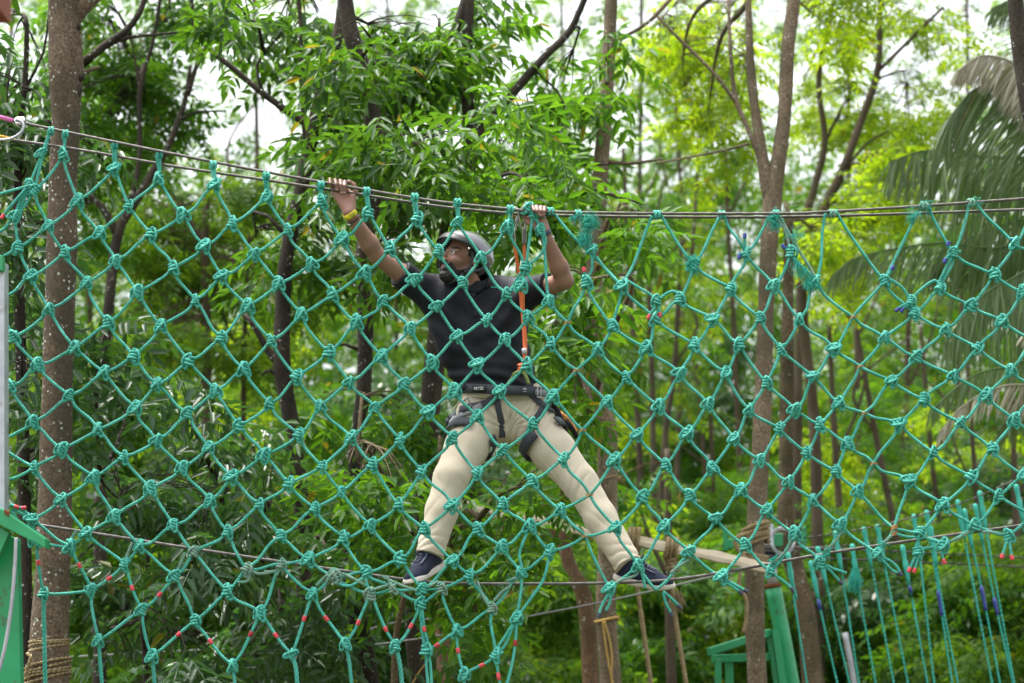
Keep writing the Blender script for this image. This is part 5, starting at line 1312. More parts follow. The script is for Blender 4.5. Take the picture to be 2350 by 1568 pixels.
disp = .0085 * np.sin(d1n * 62 + 2.2 * np.sin(d1 * 11)) * np.exp(-(((d1 - .11) / .19) ** 2 + (d1n / .16) ** 2))
d2 = (bx_[0] - X) * .7 + (bx_[2] - Z) * .7 + 0 * Y; d2n = (X - bx_[0]) * -.7 + (Z - bx_[2]) * .7 + 0 * Y
disp += .008 * np.sin(d2n * 66 + 2 * np.sin(d2 * 13)) * np.exp(-(((d2 - .08) / .15) ** 2 + (d2n / .13) ** 2))
disp += .006 * np.sin((Z - wst[2]) * 95 + (X - wst[0]) * 18 + 2 * np.sin(X * 14 + Y * 9)) * np.exp(-((Z - wst[2] - .03) / .09) ** 2)
disp += .0042 * np.sin(X * 40 + Z * 25 + 3 * np.sin(Z * 9)) * np.sin(Z * 22 - X * 13)
SH.f += disp.astype(np.float32)
for s_, e_, fr, tl in ((sR, eR, .55, 0), (sL, eL, .62, 0)):
    d = (e_ - s_) / np.linalg.norm(e_ - s_); c = s_ + (e_ - s_) * fr; c = c.copy()
    t = (X - c[0]) * d[0] + (Y - c[1]) * d[1] + (Z - c[2]) * d[2]; loc = (X - c[0]) ** 2 + (Y - c[1]) ** 2 + (Z - c[2]) ** 2 < .105 ** 2
    SH.f = np.where(loc, np.maximum(SH.f, t), SH.f)
# neck opening
cN = H(1090, 648, 11.855); dN = np.array([.10, -.30, .95]); dN /= np.linalg.norm(dN)
SH.ell(H(1093, 641, 11.845), (.060, .062, .036), None, .010, cut=True)
V, Q = SH.mesh(2); shirt = link('polo_shirt', np_mesh('polo_shirt', V, Q, (M_shirt,)), None, man)
# projecting straps and prints on to the cloth along the line of sight
def hit(F, u, v, off=.004, y0=11.45):
    o = np.array(CAM); d = np.array(P(u, v, 12.0)) - o; d /= np.linalg.norm(d); t = (y0 - o[1]) / d[1]
    for _ in range(160):
        p = o + d * t; s_ = float(F.sample(p[None])[0])
        if s_ < .0015: break
        t += min(max(s_ * .6, .001), .02)
        if p[1] > 12.1: break
    return p + F.grad(p[None])[0] * off
def strap(name, F, s, wd, m, par, th=.004, off=.006, n=22, wdir=None):
    """webbing lying on F; its breadth follows the cloth"""
    q = [hit(F, *[float(t) for t in a.split(',')], off=off) for a in s.split()]
    c = spline(q, n=n); g = F.grad(c); t = np.gradient(c, axis=0); wv = np.cross(t, g)
    mb = MB(); ribbon(mb, c, wv, wd, th); return mb.build(name, m, par)
# collar, placket, sleeve hems
mb = MB()
for s_, cs in ((1, [(1070, 662), (1078, 668), (1092, 672), (1106, 666), (1118, 656), (1122, 646)]),):
    c = spline([hit(SH, *a, off=.002) for a in cs], n=18); ribbon(mb, c + np.array([0, 0, .004]), [.1, -.35, .8], .034, .004)
mb.build('collar', M_shirt, shirt)
mb = MB(); c = spline([hit(SH, 1083, 672, .003), hit(SH, 1088, 700, .003), hit(SH, 1092, 728, .003)], n=12); ribbon(mb, c, [1, 0, 0], .030, .003); mb.build('placket', M_shirt, shirt)
for v_ in (677, 702):
    mb = MB(); c = hit(SH, 1088 + (v_ - 680) * .12, v_, .006); tube(mb, [c, c + np.array([0, -.002, 0])], .005, 10); mb.build('button', M_web, shirt)
mb = MB(); q = [hit(SH, *a, off=.004) for a in ((1127, 659.5), (1136, 661), (1146, 660), (1152, 662))]; ribbon(mb, spline(q, n=10), [0, -.2, 1], .0055, .002); tag(mb.build('thread_scrap', M_fray, shirt), 'green fibre lying on the shoulder')
# trouser details
for nm, pts_ in (('fly_seam', '1170,908 1171,935 1172,965 1168,990'), ('pocket_seam', '1065,905 1052,925 1040,940'), ('inseam', '1234,1045 1276,1098 1320,1160 1358,1225 1385,1268'), ('inseam', '1118,1040 1095,1065 1080,1092')):
    strap(nm, T, pts_, .0045, M_chino, trousers, th=.003, off=.0012, n=26)
strap('waistband', T, '1058,903 1085,905 1130,908 1175,911 1215,912 1248,911', .030, M_chino, trousers, th=.004, off=.002)
for u_, v_ in ((1098, 905), (1184, 910), (1222, 911)):
    strap('belt_loop', T, f'{u_},{v_ - 9} {u_},{v_} {u_ + 1},{v_ + 10}', .010, M_chino, trousers, th=.003, off=.008, n=6)

# ---- climbing harness (worn, part of the figure)
har = bpy.data.objects.new('harness', None); C.objects.link(har); har.location = H(1155, 890, 11.8); har.parent = man; har.matrix_parent_inverse = Matrix.Translation(-Vector(man.location))
# waist belt: a ring round the body
def ring(c, rx, ry, z_of, n=48):
    a = np.linspace(0, 2 * math.pi, n); return np.stack([c[0] + rx * np.cos(a), c[1] + ry * np.sin(a), z_of(np.cos(a), np.sin(a))], 1)
wc = H(1158, 891, 11.90)
cB = ring(wc, .212, .150, lambda c_, s_: wc[2] - .010 * c_ - .008 + .022 * s_)
mb = MB(); ribbon(mb, cB, [0, 0, 1], .046, .008); mb.build('waist_belt', M_web, har)
front = lambda u: cB[np.argmin(np.where(cB[:, 1] < wc[1], np.abs(cB[:, 0] - H(u, 890, cB[:, 1].min())[0]), 9))]
def on_belt(u, dv=0, off=.006):
    x = H(u, 890, 11.80)[0]; k_ = max(0, 1 - ((x - wc[0]) / .212) ** 2); y = wc[1] - .150 * math.sqrt(k_)
    n_ = np.array([(x - wc[0]) / .212 ** 2, (y - wc[1]) / .150 ** 2, 0]); n_ /= np.linalg.norm(n_)
    z = wc[2] - .010 * (x - wc[0]) / .212 - .008 + .022 * (y - wc[1]) / .150
    return np.array([x, y, z + dv]) + n_ * off, n_
def belt_patch(name, u0, u1, h_, m, off=.006, th=.003, dz=0.0):
    q = [on_belt(u, dz, off)[0] for u in np.linspace(u0, u1, 8)]; mb = MB(); ribbon(mb, q, [0, 0, 1], h_, th); return mb.build(name, m, har)
belt_patch('label_patch', 1086, 1117, .036, M_black, .006)
belt_patch('belt_panel', 1194, 1226, .040, M_web, .006); belt_patch('belt_strap', 1226, 1262, .030, M_web2, .010, dz=-.006)
def text(name, s, size, p, xdir, up, m, par, spread=.0):
    cu = bpy.data.curves.new(name, 'FONT'); cu.body = s; cu.size = size; cu.align_x = 'CENTER'; cu.align_y = 'CENTER'; cu.extrude = .0004; cu.resolution_u = 3
    o = bpy.data.objects.new(name, cu); C.objects.link(o)
    dg = bpy.context.evaluated_depsgraph_get(); me = bpy.data.meshes.new_from_object(o.evaluated_get(dg)); bpy.data.objects.remove(o)
    x = Vector(xdir).normalized(); z = x.cross(Vector(up)).normalized(); y = z.cross(x)
    me.transform(Matrix.Translation(p) @ Matrix((x, y, z)).transposed().to_4x4()); me.materials.clear(); me.materials.append(m)
    return link(name, me, None, par)
p_, n_ = on_belt(1101, 0, .0085); text('lettering', 'PETZL', .020, p_, np.cross([0, 0, 1], n_) * -1 if np.cross([0, 0, 1], n_)[0] < 0 else np.cross([0, 0, 1], n_), [0, 0, 1], M_white, har)
p_, n_ = on_belt(1203, .004, .0085); xd = np.cross([0, 0, 1], n_); xd = xd if xd[0] > 0 else -xd
mb = MB()
for a in (0, 1, 2): # small pale emblem of three leaves above a line
    an_ = R(90 + (a - 1) * 55); c = p_ + (xd * math.cos(an_) + np.array([0, 0, 1]) * math.sin(an_)) * .006
    tube(mb, [c, c - np.array(n_) * -.0008], .0042, 8)
ribbon(mb, [p_ - xd * .010 - np.array([0, 0, .008]), p_ + xd * .010 - np.array([0, 0, .008])], [0, 0, 1], .002, .001); mb.build('emblem', M_grey, har)
mb = MB(); p_, n_ = on_belt(1234, -.004, .012); xd = np.cross([0, 0, 1], n_); xd = xd if xd[0] > 0 else -xd
for a in (-.011, .011): bar(mb, p_ + xd * a + np.array([0, 0, -.028]), p_ + xd * a + np.array([0, 0, .028]), .005, .006)
for a in (-.026, .026): bar(mb, p_ - xd * .013 + np.array([0, 0, a]), p_ + xd * .013 + np.array([0, 0, a]), .006, .005)
mb.build('belt_buckle', M_grey, har)
# leg loops and their straps
strap('leg_strap', T, '1149,905 1135,915 1122,924 1108,930 1090,934 1060,941 1040,955 1028,975', .040, M_web, har, off=.007)
strap('leg_strap', T, '1106,932 1085,944 1065,953 1048,962 1036,974', .034, M_web2, har, off=.013)
strap('leg_strap', T, '1141,920 1147,945 1151,975 1152,1003', .030, M_web, har, off=.006)
strap('leg_strap', T, '1216,905 1232,920 1248,932 1264,942 1276,950', .034, M_web, har, off=.008)
strap('leg_strap', T, '1246,932 1236,952 1222,978 1208,1010 1200,1030', .038, M_web, har, off=.006)
strap('leg_strap', T, '1280,948 1295,960 1308,975 1318,992', .026, M_orange2, har, off=.012)
strap('leg_strap', T, '1262,930 1285,950 1305,975 1324,1005', .030, M_black, har, off=.004)
def leg_loop(h_, k_, fr, r, s0, s1):
    d = (k_ - h_) / np.linalg.norm(k_ - h_); c = h_ + (k_ - h_) * fr; a1 = np.cross(d, [0, 1, 0]); a1 /= np.linalg.norm(a1); b1 = np.cross(d, a1)
    q = [c + r * (a1 * math.cos(t) + b1 * math.sin(t)) for t in np.linspace(s0, s1, 30)]; mb = MB(); ribbon(mb, q, d, .052, .007); mb.build('leg_loop', M_web, har)
b_ = kR - hR
leg_loop(hR, kR, .36, .128, R(100), R(400)); leg_loop(hL, kL, .30, .130, R(100), R(400))
for u, v, m in ((1077, 928, M_web2), (1274, 944, M_web)):
    p_ = hit(T, u, v, .016); mb = MB(); g = T.grad(p_[None])[0]; x = np.cross([0, 0, 1], g); x /= np.linalg.norm(x); y = np.cross(g, x)
    if u < 1200: x, y = x * .85 + y * .5, y * .85 - x * .5
    else: x, y = x * .8 - y * .6, y * .8 + x * .6
    for a in (-.014, .014): bar(mb, p_ + x * a - y * .026, p_ + x * a + y * .026, .006, .006, up=g)
    for a in (-.024, .024): bar(mb, p_ - x * .017 + y * a, p_ + x * .017 + y * a, .006, .006, up=g)
    mb.build('strap_buckle', m if u < 1200 else M_black, har)
    if u > 1200: mb = MB(); bar(mb, p_ - y * .018 + g * .003, p_ + y * .018 + g * .003, .010, .006, up=g); mb.build('buckle_bar', M_orange2, har)
mb = MB(); q = spline([H(1240, 905, 11.90), H(1272, 930, 11.92), H(1288, 962, 11.95), H(1292, 985, 11.97)], n=16); tube(mb, q, .012, 8); mb.build('gear_loop', M_black, har)
mb = MB(); q = spline([hit(SH, 1162, 884, .014), hit(SH, 1180, 862, .022), H(1196, 851, 11.70), H(1206, 862, 11.73), hit(SH, 1209, 884, .016)], n=18); ribbon(mb, q, [.5, -.3, .6], .016, .004); mb.build('belay_loop', M_lime, har)

# ---- wrist bands
def wrist(name, c, d, r, wd, m, th=.002, a0=0, a1=2 * math.pi, par=man):
    d = np.asarray(d) / np.linalg.norm(d); x = np.cross(d, [0, 1, 0]); x /= np.linalg.norm(x); y = np.cross(d, x)
    q = [c + r * (x * math.cos(t) + y * math.sin(t)) for t in np.linspace(a0, a1, 28)]; mb = MB(); ribbon(mb, q, d, wd, th); o = mb.build(name, m, par); return o, x, y, d
dR = wR - eR; dL = wL - eL
cw = wR - dR * .030
o, x_, y_, d_ = wrist('wrist_band', cw, dR, .0345, .026, M_yband)
tag(o, 'yellow paper wristband')
yy_ = y_ if y_[1] < 0 else -y_
for s, dd, sz in (('TRAN', .004, .0135), ('FARM', -.008, .0085)):
    text('lettering', s, sz, cw + yy_ * .0362 + x_ * (.006 if x_[0] > 0 else -.006) + d_ * dd, x_ if x_[0] > 0 else -x_, d_, M_dark, o)
wrist('bracelet', wR - dR * .15, dR, .0365, .005, M_black, .004)
wrist('bracelet', wR - dR * .17, dR, .0375, .009, M_white, .004, R(-60), R(40))
o, *_ = wrist('watch_strap', wL - dL * .03, dL, .0335, .022, mat('blue_grey_strap', (.05, .05, .11), .5), .004); tag(o, 'dark blue watch strap')

# ---- shoes
def shoe(ank, toe, up, name):
    """foot frame: x towards the toe, z up"""
    x = toe - ank; x = x - up * x.dot(up); L = .285; x /= np.linalg.norm(x); y = np.cross(up, x); Rm = np.stack([x, y, up], 1)
    o = ank + up * -.085   # sole level under the ankle
    w = lambda a, b, c: o + Rm @ np.array([a, b, c])
    F = Field(o - .3, o + .3, .005)
    F.ell(w(-.035, 0, .045), (.050, .036, .050), Rm, .02); F.cap(w(-.02, 0, .075), w(-.012, 0, .105), .044, .046, .02)
    F.cap(w(0, 0, .062), w(.10, 0, .040), .048, .040, .03, (1, 1, 1)); F.ell(w(.125, -.004, .030), (.082, .048, .034), Rm, .03)
    F.cap(w(.02, 0, .10), w(.055, 0, .084), .022, .016, .012)
    X, Y, Z = F.pts((slice(0, F.n[0]), slice(0, F.n[1]), slice(0, F.n[2])))
    zz_ = (X - o[0]) * up[0] + (Y - o[1]) * up[1] + (Z - o[2]) * up[2]
    xx_ = (X - o[0]) * x[0] + (Y - o[1]) * x[1] + (Z - o[2]) * x[2]
    full = F.f.copy()
    F.f = np.maximum(full, np.maximum(.014 - zz_, zz_ - .118)).astype(np.float32); V, Q = F.mesh(2)
    sh = link('shoe', np_mesh('shoe', V, Q, (M_shoe,)), None, man)
    # sole: the footprint pushed out a little, curled up at the toe
    G = F.like()
    G.cap(w(-.048, 0, .004), w(.02, 0, .004), .042, .040, .02); G.cap(w(.02, 0, .004), w(.13, -.004, .006), .040, .047, .03); G.ell(w(.150, -.004, .016), (.066, .047, .03), Rm, .02)
    yy_ = (X - o[0]) * y[0] + (Y - o[1]) * y[1] + (Z - o[2]) * y[2]
    G.f = np.maximum(G.f - .002, np.maximum(zz_ - (.024 + .25 * np.clip(xx_ - .13, 0, 1)), -.006 - zz_ + .45 * np.clip(xx_ - .12, 0, 1) ** 1.0 * .5)).astype(np.float32)
    V, Q = G.mesh(2); link('sole', np_mesh('sole', V, Q, (M_sole,)), None, sh)
    # laces across the tongue, a bow, the paler overlay with eyelets
    surf = lambda a, b: np.array([0])
    def drop(a, b, off=.003):
        p = w(a, b, .17)
        for _ in range(90):
            s_ = float(F.sample(p[None])[0])
            if s_ < .001: break
            p = p - up * max(s_ * .6, .001)
        return p + F.grad(p[None])[0] * off
    mb = MB()
    for a in np.linspace(.038, .098, 5):
        tube(mb, spline([drop(a, -.020), drop(a + .004, 0, .006), drop(a, .020)], n=9), .0026, 6)
    for s_ in (-1, 1):
        tube(mb, spline([drop(.034, 0, .006), drop(.028, .020 * s_, .014) + up * .012, drop(.04, .034 * s_, .012) + up * .004, drop(.034, .004 * s_, .008)], n=14), .0024, 6)
    mb.build('laces', M_dark, sh)
    for s_ in (-1, 1):
        mb = MB(); ribbon(mb, np.array([drop(a, s_ * .025, .0015) for a in np.linspace(.03, .112, 10)]), np.cross(x, up) * 1.0, .014, .003); mb.build('lace_panel', M_shoe2, sh)
    return sh
upv = np.array([0, 0, 1.0])
def nrm_(v): v = np.asarray(v, float); return v / np.linalg.norm(v)
shoe(aR + np.array([-.012, -.0, -.012]), H(925, 1318, 11.46), nrm_([-.28, -.30, .9]), 'shoe')
shoe(aL + np.array([.034, 0, -.012]), H(1552, 1326, 11.60), nrm_([.12, -.42, .9]), 'shoe')

# ---- lanyard: two orange ropes from the cable to the harness (a thing of its own)
lan = empty('lanyard', H(1200, 850, 11.74), 'double orange rope lanyard with two steel carabiners hanging from the cable to the harness', 'lanyard')
def rp(pts, r, m, name): mb = MB(); tube(mb, spline(pts, .012), r, 10); return mb.build(name, m, lan)
A1 = [H(1180, 556, 11.57), H(1185, 592, 11.60), H(1192, 640, 11.66), H(1197, 700, 11.705), H(1202, 760, 11.72), H(1204, 815, 11.715), H(1200, 845, 11.71)]
A2 = [H(1203, 556, 11.57), H(1204, 600, 11.60), H(1201, 660, 11.655), H(1201, 720, 11.69), H(1206, 780, 11.70), H(1205, 820, 11.70), H(1196, 850, 11.705)]
rp(A1, .0085, M_orange, 'rope'); rp(A2, .0085, M_orange, 'rope')
rp([H(1176, 528, 11.555), H(1180, 560, 11.57)], .0095, M_sleeve, 'rope_sleeve'); rp([H(1203.5, 522, 11.555), H(1203, 562, 11.57)], .0105, M_sleeve, 'rope_sleeve')
mb = MB()
for k in range(3): tube(mb, H(1199, 838 + k * 6, 11.705) + np.stack([np.cos(np.linspace(0, 6.28, 16)) * .017, np.sin(np.linspace(0, 6.28, 16)) * .016, np.sin(np.linspace(0, 6.28, 16) + k) * .006], 1), .0075, 8)
mb.build('knot', M_orange, lan)
rp([H(1203, 800, 11.692), H(1203.5, 812, 11.69)], .0125, M_grey, 'rope_clamp')
def carabiner(top, bot, m):
    mb = MB(); c = (top + bot) / 2; d = bot - top; L = np.linalg.norm(d); d /= L; s_ = np.cross(d, [0, 1, 0]); s_ /= np.linalg.norm(s_); s_ = s_ * .75 + np.array([0, .66, 0])
    a = np.linspace(0, 2 * math.pi, 36); hx = .017
    q = [c + d * (-np.sign(math.cos(t)) * abs(math.cos(t)) ** .6 * L / 2) + s_ * (np.sign(math.sin(t)) * abs(math.sin(t)) ** .6 * hx) for t in a]
    tube(mb, q, .0052, 8); o = mb.build('carabiner', m, lan)
    mb = MB(); tube(mb, [c + s_ * hx - d * .018, c + s_ * hx - d * .016, c + s_ * hx + d * .016, c + s_ * hx + d * .018], [.006, .0085, .0085, .006], 10); mb.build('gate_sleeve', M_steel_pale, o)
carabiner(H(1184, 477, 11.51), H(1177, 531, 11.555), M_chrome); carabiner(H(1194, 484, 11.53), H(1203, 528, 11.555), M_chrome)
# ------------------------------------------------------------------ left platform and the near corner
plat = empty('platform_tower', P(25, 1568, 11.2), 'green steel platform tower with a grey upright at the left edge', 'platform')
M_rust = mat('rust_stain', (.16, .06, .025), .9, .2)
def prism(name, quad, y0, y1, m, par):
    """outline in picture terms given its own thickness from y0 to y1"""
    a = [np.array(P(u, v, y0)) for u, v in quad]; b = [q + np.array([0, y1 - y0, 0]) for q in a]; n = len(a); mb = MB()
    mb.add(a + b, [tuple(range(n)), tuple(range(2 * n - 1, n - 1, -1))] + [(i, n + i, n + (i + 1) % n, (i + 1) % n) for i in range(n)])
    o = mb.build(name, m, par, smooth=False); bv = o.modifiers.new('b', 'BEVEL'); bv.width = .004; bv.segments = 2; bv.limit_method = 'ANGLE'; return o
prism('upright', [(-60, 596), (10, 600), (10.5, 1176), (-60, 1168)], 11.10, 11.20, M_steel_pale, plat)
prism('upright_cap', [(-60, 575), (6, 586), (6, 622), (-60, 612)], 11.06, 11.12, M_green, plat)
prism('corner_beam', [(-60, 1146), (0, 1166), (104, 1236), (104, 1258), (0, 1205), (-60, 1180)], 11.02, 11.14, M_green, plat)
prism('brace', [(-60, 1206), (-4, 1206), (22, 1222), (-2, 1275), (-60, 1330)], 11.06, 11.13, M_green, plat)
prism('column', [(-60, 1200), (40, 1236), (48, 1600), (-60, 1600)], 11.20, 11.28, M_green, plat)
bp = P(-10, 1570, 11.27); mb = MB(); box(mb, (bp[0], 11.27, bp[2] / 2), (.14, .13, bp[2]), bev=.004); mb.build('column', M_green, plat, smooth=False)
prism('rust_patch', [(8, 1168), (22, 1174), (21, 1186), (10, 1180)], 11.012, 11.02, M_rust, plat)
cable('steel_cable', W2('37,1234 34,1300 25,1400 8,1500 -15,1580', 11.0), .0095, 'pale grey cable hanging down over the green column', M_steel_pale)
M_eave = mat('red_brown_paint', (.20, .032, .010), .6)
mb = MB(); c_ = P(-30, -20, 7.0); box(mb, (c_[0], 7.0, c_[2]), (.085, .30, .115), bev=.006); eo = mb.build('beam_end', M_eave, None, smooth=False)
tag(eo, 'red-brown beam end out of focus in the upper left corner', 'beam')

# ------------------------------------------------------------------ timber beam with its ropes
YB = 16.0
beam = empty('timber_beam', P(1600, 1262, YB), 'pale rough timber beam slung between the trees behind the right leg', 'beam')
a_, b_ = np.array(P(968, 1141, YB)), np.array(P(1768, 1304, YB))
mb = MB(); n_ = 40; d_ = b_ - a_; VV = []; FF = []
for i in range(n_ + 1):
    c = a_ + d_ * i / n_; h = .033 + .0028 * math.sin(i * 1.7) + .002 * math.sin(i * 4.1)
    for y, z in ((-.05, -h), (-.055, -h * .2), (-.05, h), (.05, h), (.05, -h)): VV.append(c + np.array([0, y, z + .004 * math.sin(i * .6)]))
for i in range(n_):
    for j in range(5): FF.append((i * 5 + j, i * 5 + (j + 1) % 5, i * 5 + 5 + (j + 1) % 5, i * 5 + 5 + j))
FF += [(4, 3, 2, 1, 0), tuple(range(n_ * 5, n_ * 5 + 5))]; mb.add(VV, FF); mb.build('plank', M_wood, beam, smooth=False)
def trope(name, pts, Y, r, par=None, m=M_tan, lab=None, cat='rope', grp=None):
    mb = MB(); rope(mb, spline([np.array(P(*q, Y)) if len(q) == 2 else np.array(P(q[0], q[1], q[2])) for q in pts], .014), r, 14); o = mb.build(name, m, par)
    if lab: tag(o, lab, cat, grp)
    return o
def wraps(name, u, v, Y, rx, ry, n, m, par, r=.016, tilt=0.0, pitch=.03, dz=0):
    c = np.array(P(u, v, Y)); t = np.linspace(0, n * 2 * math.pi, n * 26); mb = MB()
    q = np.stack([c[0] + np.cos(t) * rx, c[1] + np.sin(t) * ry, c[2] + (t / (2 * math.pi) - n / 2) * pitch + tilt * np.cos(t) + .006 * np.sin(t * 1.3)], 1); tube(mb, q, r, prof=LOBE, twist=14)
    return mb.build(name, m, par)
def beam_lash(u, v, lab, pts):
    e = empty('hanging_rope', P(u, v, YB), lab, 'rope')
    c = np.array(P(u, v, YB)); mb = MB()
    for k, dx in enumerate((-.028, 0, .03)):
        a = np.linspace(0, 2 * math.pi, 26); tube(mb, np.stack([c[0] + dx + .012 * np.sin(a), c[1] + np.cos(a) * .072, c[2] + np.sin(a) * .062 + .012], 1), .017, prof=LOBE, twist=14)
    mb.build('lashing', M_tan, e)
    mb = MB(); c2 = np.array(P(u + 2, v + 34, YB)); t = np.linspace(0, 6 * math.pi, 70); tube(mb, np.stack([c2[0] + np.cos(t) * .032, c2[1] + np.sin(t) * .034, c2[2] + (t / 19 - .5) * .075], 1), .016, prof=LOBE, twist=14); mb.build('knot', M_tan, e)
    trope('cord', pts, YB - .02, .017, e)
beam_lash(1452, 1240, 'tan rope knotted on the timber beam nearest the right leg, hanging straight down', [(1454, 1272), (1460, 1330), (1470, 1400), (1497, 1590)])
beam_lash(1540, 1262, 'tan rope knotted on the timber beam right of the shoe, with a frayed end', [(1541, 1296), (1545, 1360), (1552, 1430), (1578, 1590)])
mb = MB(); c_ = np.array(P(1552, 1365, YB - .03)); fibres(mb, c_, 160, .10, .35, 1, r=.0022, s0=.018); fr_ = mb.build('frayed_end', M_tan, bpy.data.objects['hanging_rope.001']); tag(fr_, kind='stuff')
lash = empty('rope_lashing', P(1732, 1262, 16.8), 'tan rope lashing wound round the pale forked trunk at the beam end', 'rope')
wraps('coil', 1734, 1228, 16.8, .088, .088, 5, M_tan, lash, .019, .02, .026); wraps('coil', 1732, 1287, 16.8, .086, .086, 3, M_tan, lash, .019, -.02, .028)
trope('loop', [(1715, 1225, 16.68), (1695, 1232, 16.66), (1688, 1250, 16.66), (1700, 1270, 16.66), (1712, 1290, 16.67)], 16.7, .019, lash); trope('loose_end', [(1713, 1290, 16.67), (1700, 1310, 16.66), (1698, 1345, 16.66), (1713, 1380, 16.66), (1712, 1420, 16.66), (1706, 1452, 16.66)], 16.7, .014, lash)
l2 = empty('rope_lashing', P(111, 1540, 12.3), 'weathered tan rope wound in many turns round the foot of the left trunk', 'rope')
s_ = px(12.4)
wraps('coil', 113, 1481, 12.4, 44 * s_, 44 * s_, 3, M_tan, l2, .0085, .008, .017); wraps('coil', 110, 1542, 12.4, 50 * s_, 50 * s_, 5, M_tan, l2, .010, .02, .019); wraps('coil', 112, 1466, 12.4, 44 * s_, 44 * s_, 1, M_tan, l2, .004, .01, .012)
trope('loop', [(62, 1500, 12.3), (72, 1508, 12.28), (66, 1524, 12.28), (60, 1545, 12.28), (66, 1560, 12.29)], 12.3, .010, l2)
l3 = empty('yellow_tie', P(1392, 1424, 16.3), 'yellow cord tied round the brown trunk with two long loops hanging', 'cord')
M_ycord = mat('yellow_twine', (.60, .40, .13), .7, .3)
wraps('band', 1393, 1423, 16.5, .078, .078, 1, M_ycord, l3, .011, .008, .012)
for q in ([(1383, 1426), (1390, 1480), (1398, 1530), (1406, 1568), (1408, 1600)], [(1387, 1426), (1399, 1470), (1404, 1510), (1403, 1550), (1408, 1600)]): trope('cord', q, 16.38, .009, l3, M_ycord)
l4 = trope('cord', [(1000, 1480), (985, 1512), (960, 1545), (935, 1590)], 14.4, .006, None, M_ycord, 'thin yellow cord slanting down beside the dark trunk under the man', 'cord')
l5 = wraps('cord_band', 1391, 1100, 16.5, .078, .078, 1, M_tan, None, .008, .01, .012); tag(l5, 'thin cord tied round the brown trunk behind the right knee', 'cord')

# ------------------------------------------------------------------ green pole, frame and the rope bridge at the right
pole = empty('green_pole', (P(1800, 1568, 17.6)[0], 17.6, 0), 'leaning green steel pole with a galvanised top behind the forked trunk', 'pole')
def pipe(name, pts, Y, wpx, m, par, seg=18, cap=True):
    mb = MB(); p, r = px_path([(u, v, wpx) for u, v in pts], Y); tube(mb, spline(p, .1), r[0], seg, cap); return mb.build(name, m, par)
pipe('post', [(1773, 1344), (1800, 1480), (1822, 1600)], 17.6, 37, M_green, pole)
b0 = P(1822, 1600, 17.6); mb = MB(); tube(mb, [np.array(b0), np.array((b0[0] + .1, 17.6, 0))], 37 * px(17.6) / 2, 18); mb.build('post', M_green, pole)
pipe('top_pipe', [(1762, 1204), (1774, 1350)], 17.6, 24, M_steel_pale, pole); pipe('rust_ring', [(1772.5, 1340), (1774, 1350)], 17.6, 39, M_rust, pole)
mb = MB(); p_ = [np.array(P(u, v, 17.6)) for u, v in ((1766, 1252), (1768, 1275), (1770, 1300))]; tube(mb, p_, [.058, .068, .060], 14); mb.build('rubber_sleeve', M_black, pole)
for i in range(6):
    c = np.array(P(1766 + i * .8, 1252 + i * 9, 17.6)); a = np.linspace(0, 6.29, 26); mb = MB(); tube(mb, np.stack([c[0] + np.cos(a) * .075, c[1] + np.sin(a) * .075, c[2] + .012 * np.cos(a + i)], 1), .007, 6); mb.build('cable_turn', M_steel, pole)
for (u, v, w_, h_) in ((1664, 1238, 9, 52), (1682, 1248, 26, 22), (1786, 1240, 20, 30), (1845, 1232, 10, 46)):
    mb = MB(); c = np.array(P(u, v, 17.5)); s_ = px(17.5); box(mb, c, (w_ * s_, .05, h_ * s_), bev=.006); mb.build('lug', M_green, pole, smooth=False)
mb = MB(); c = np.array(P(1796, 1242, 17.45)); a = np.linspace(0, 6.29, 34)
for r_ in (.075, .086): tube(mb, np.stack([c[0] + np.cos(a) * r_, c[1] + .01 * np.sin(3 * a), c[2] + np.sin(a) * r_ * 1.15], 1), .007, 6)
mb.build('cable_coil', M_steel_pale, pole)
frame = empty('platform_scaffold', (P(1700, 1568, 17.2)[0], 17.2, 0), 'bright green steel platform frame at the bottom beside the pale forked trunk', 'frame')
def fb(name, u0, v0, u1, v1, wd, hp, y0=17.2, y1=17.2):
    mb = MB(); bar(mb, P(u0, v0, y0), P(u1, v1, y1), wd, hp * px(y0), up=(0, 0, 1), bev=.004); return mb.build(name, M_green, frame, smooth=False)
fb('top_rail', 1627, 1496, 1765, 1452, .06, 17, 17.1, 17.3); fb('rail', 1634, 1512, 1768, 1508, .05, 18, 17.3, 17.35)
for u, y in ((1641, 17.3), (1667, 17.35)):
    mb = MB(); t_ = P(u, 1512, y); box(mb, (t_[0] + .02, y, t_[2] / 2), (.045 if u < 1650 else .055, .05, t_[2]), bev=.004); mb.build('leg', M_green, frame, smooth=False)
mb = MB(); bar(mb, P(1770, 1446, 17.33), P(1797, 1640, 17.33), .07, .085, up=(0, 1, 0), bev=.004); mb.build('leg', M_green, frame, smooth=False)
mb = MB(); bar(mb, P(1779, 1446, 17.26), P(1808, 1640, 17.26), .05, .028, up=(0, 1, 0)); mb.build('flange', M_green, frame, smooth=False)
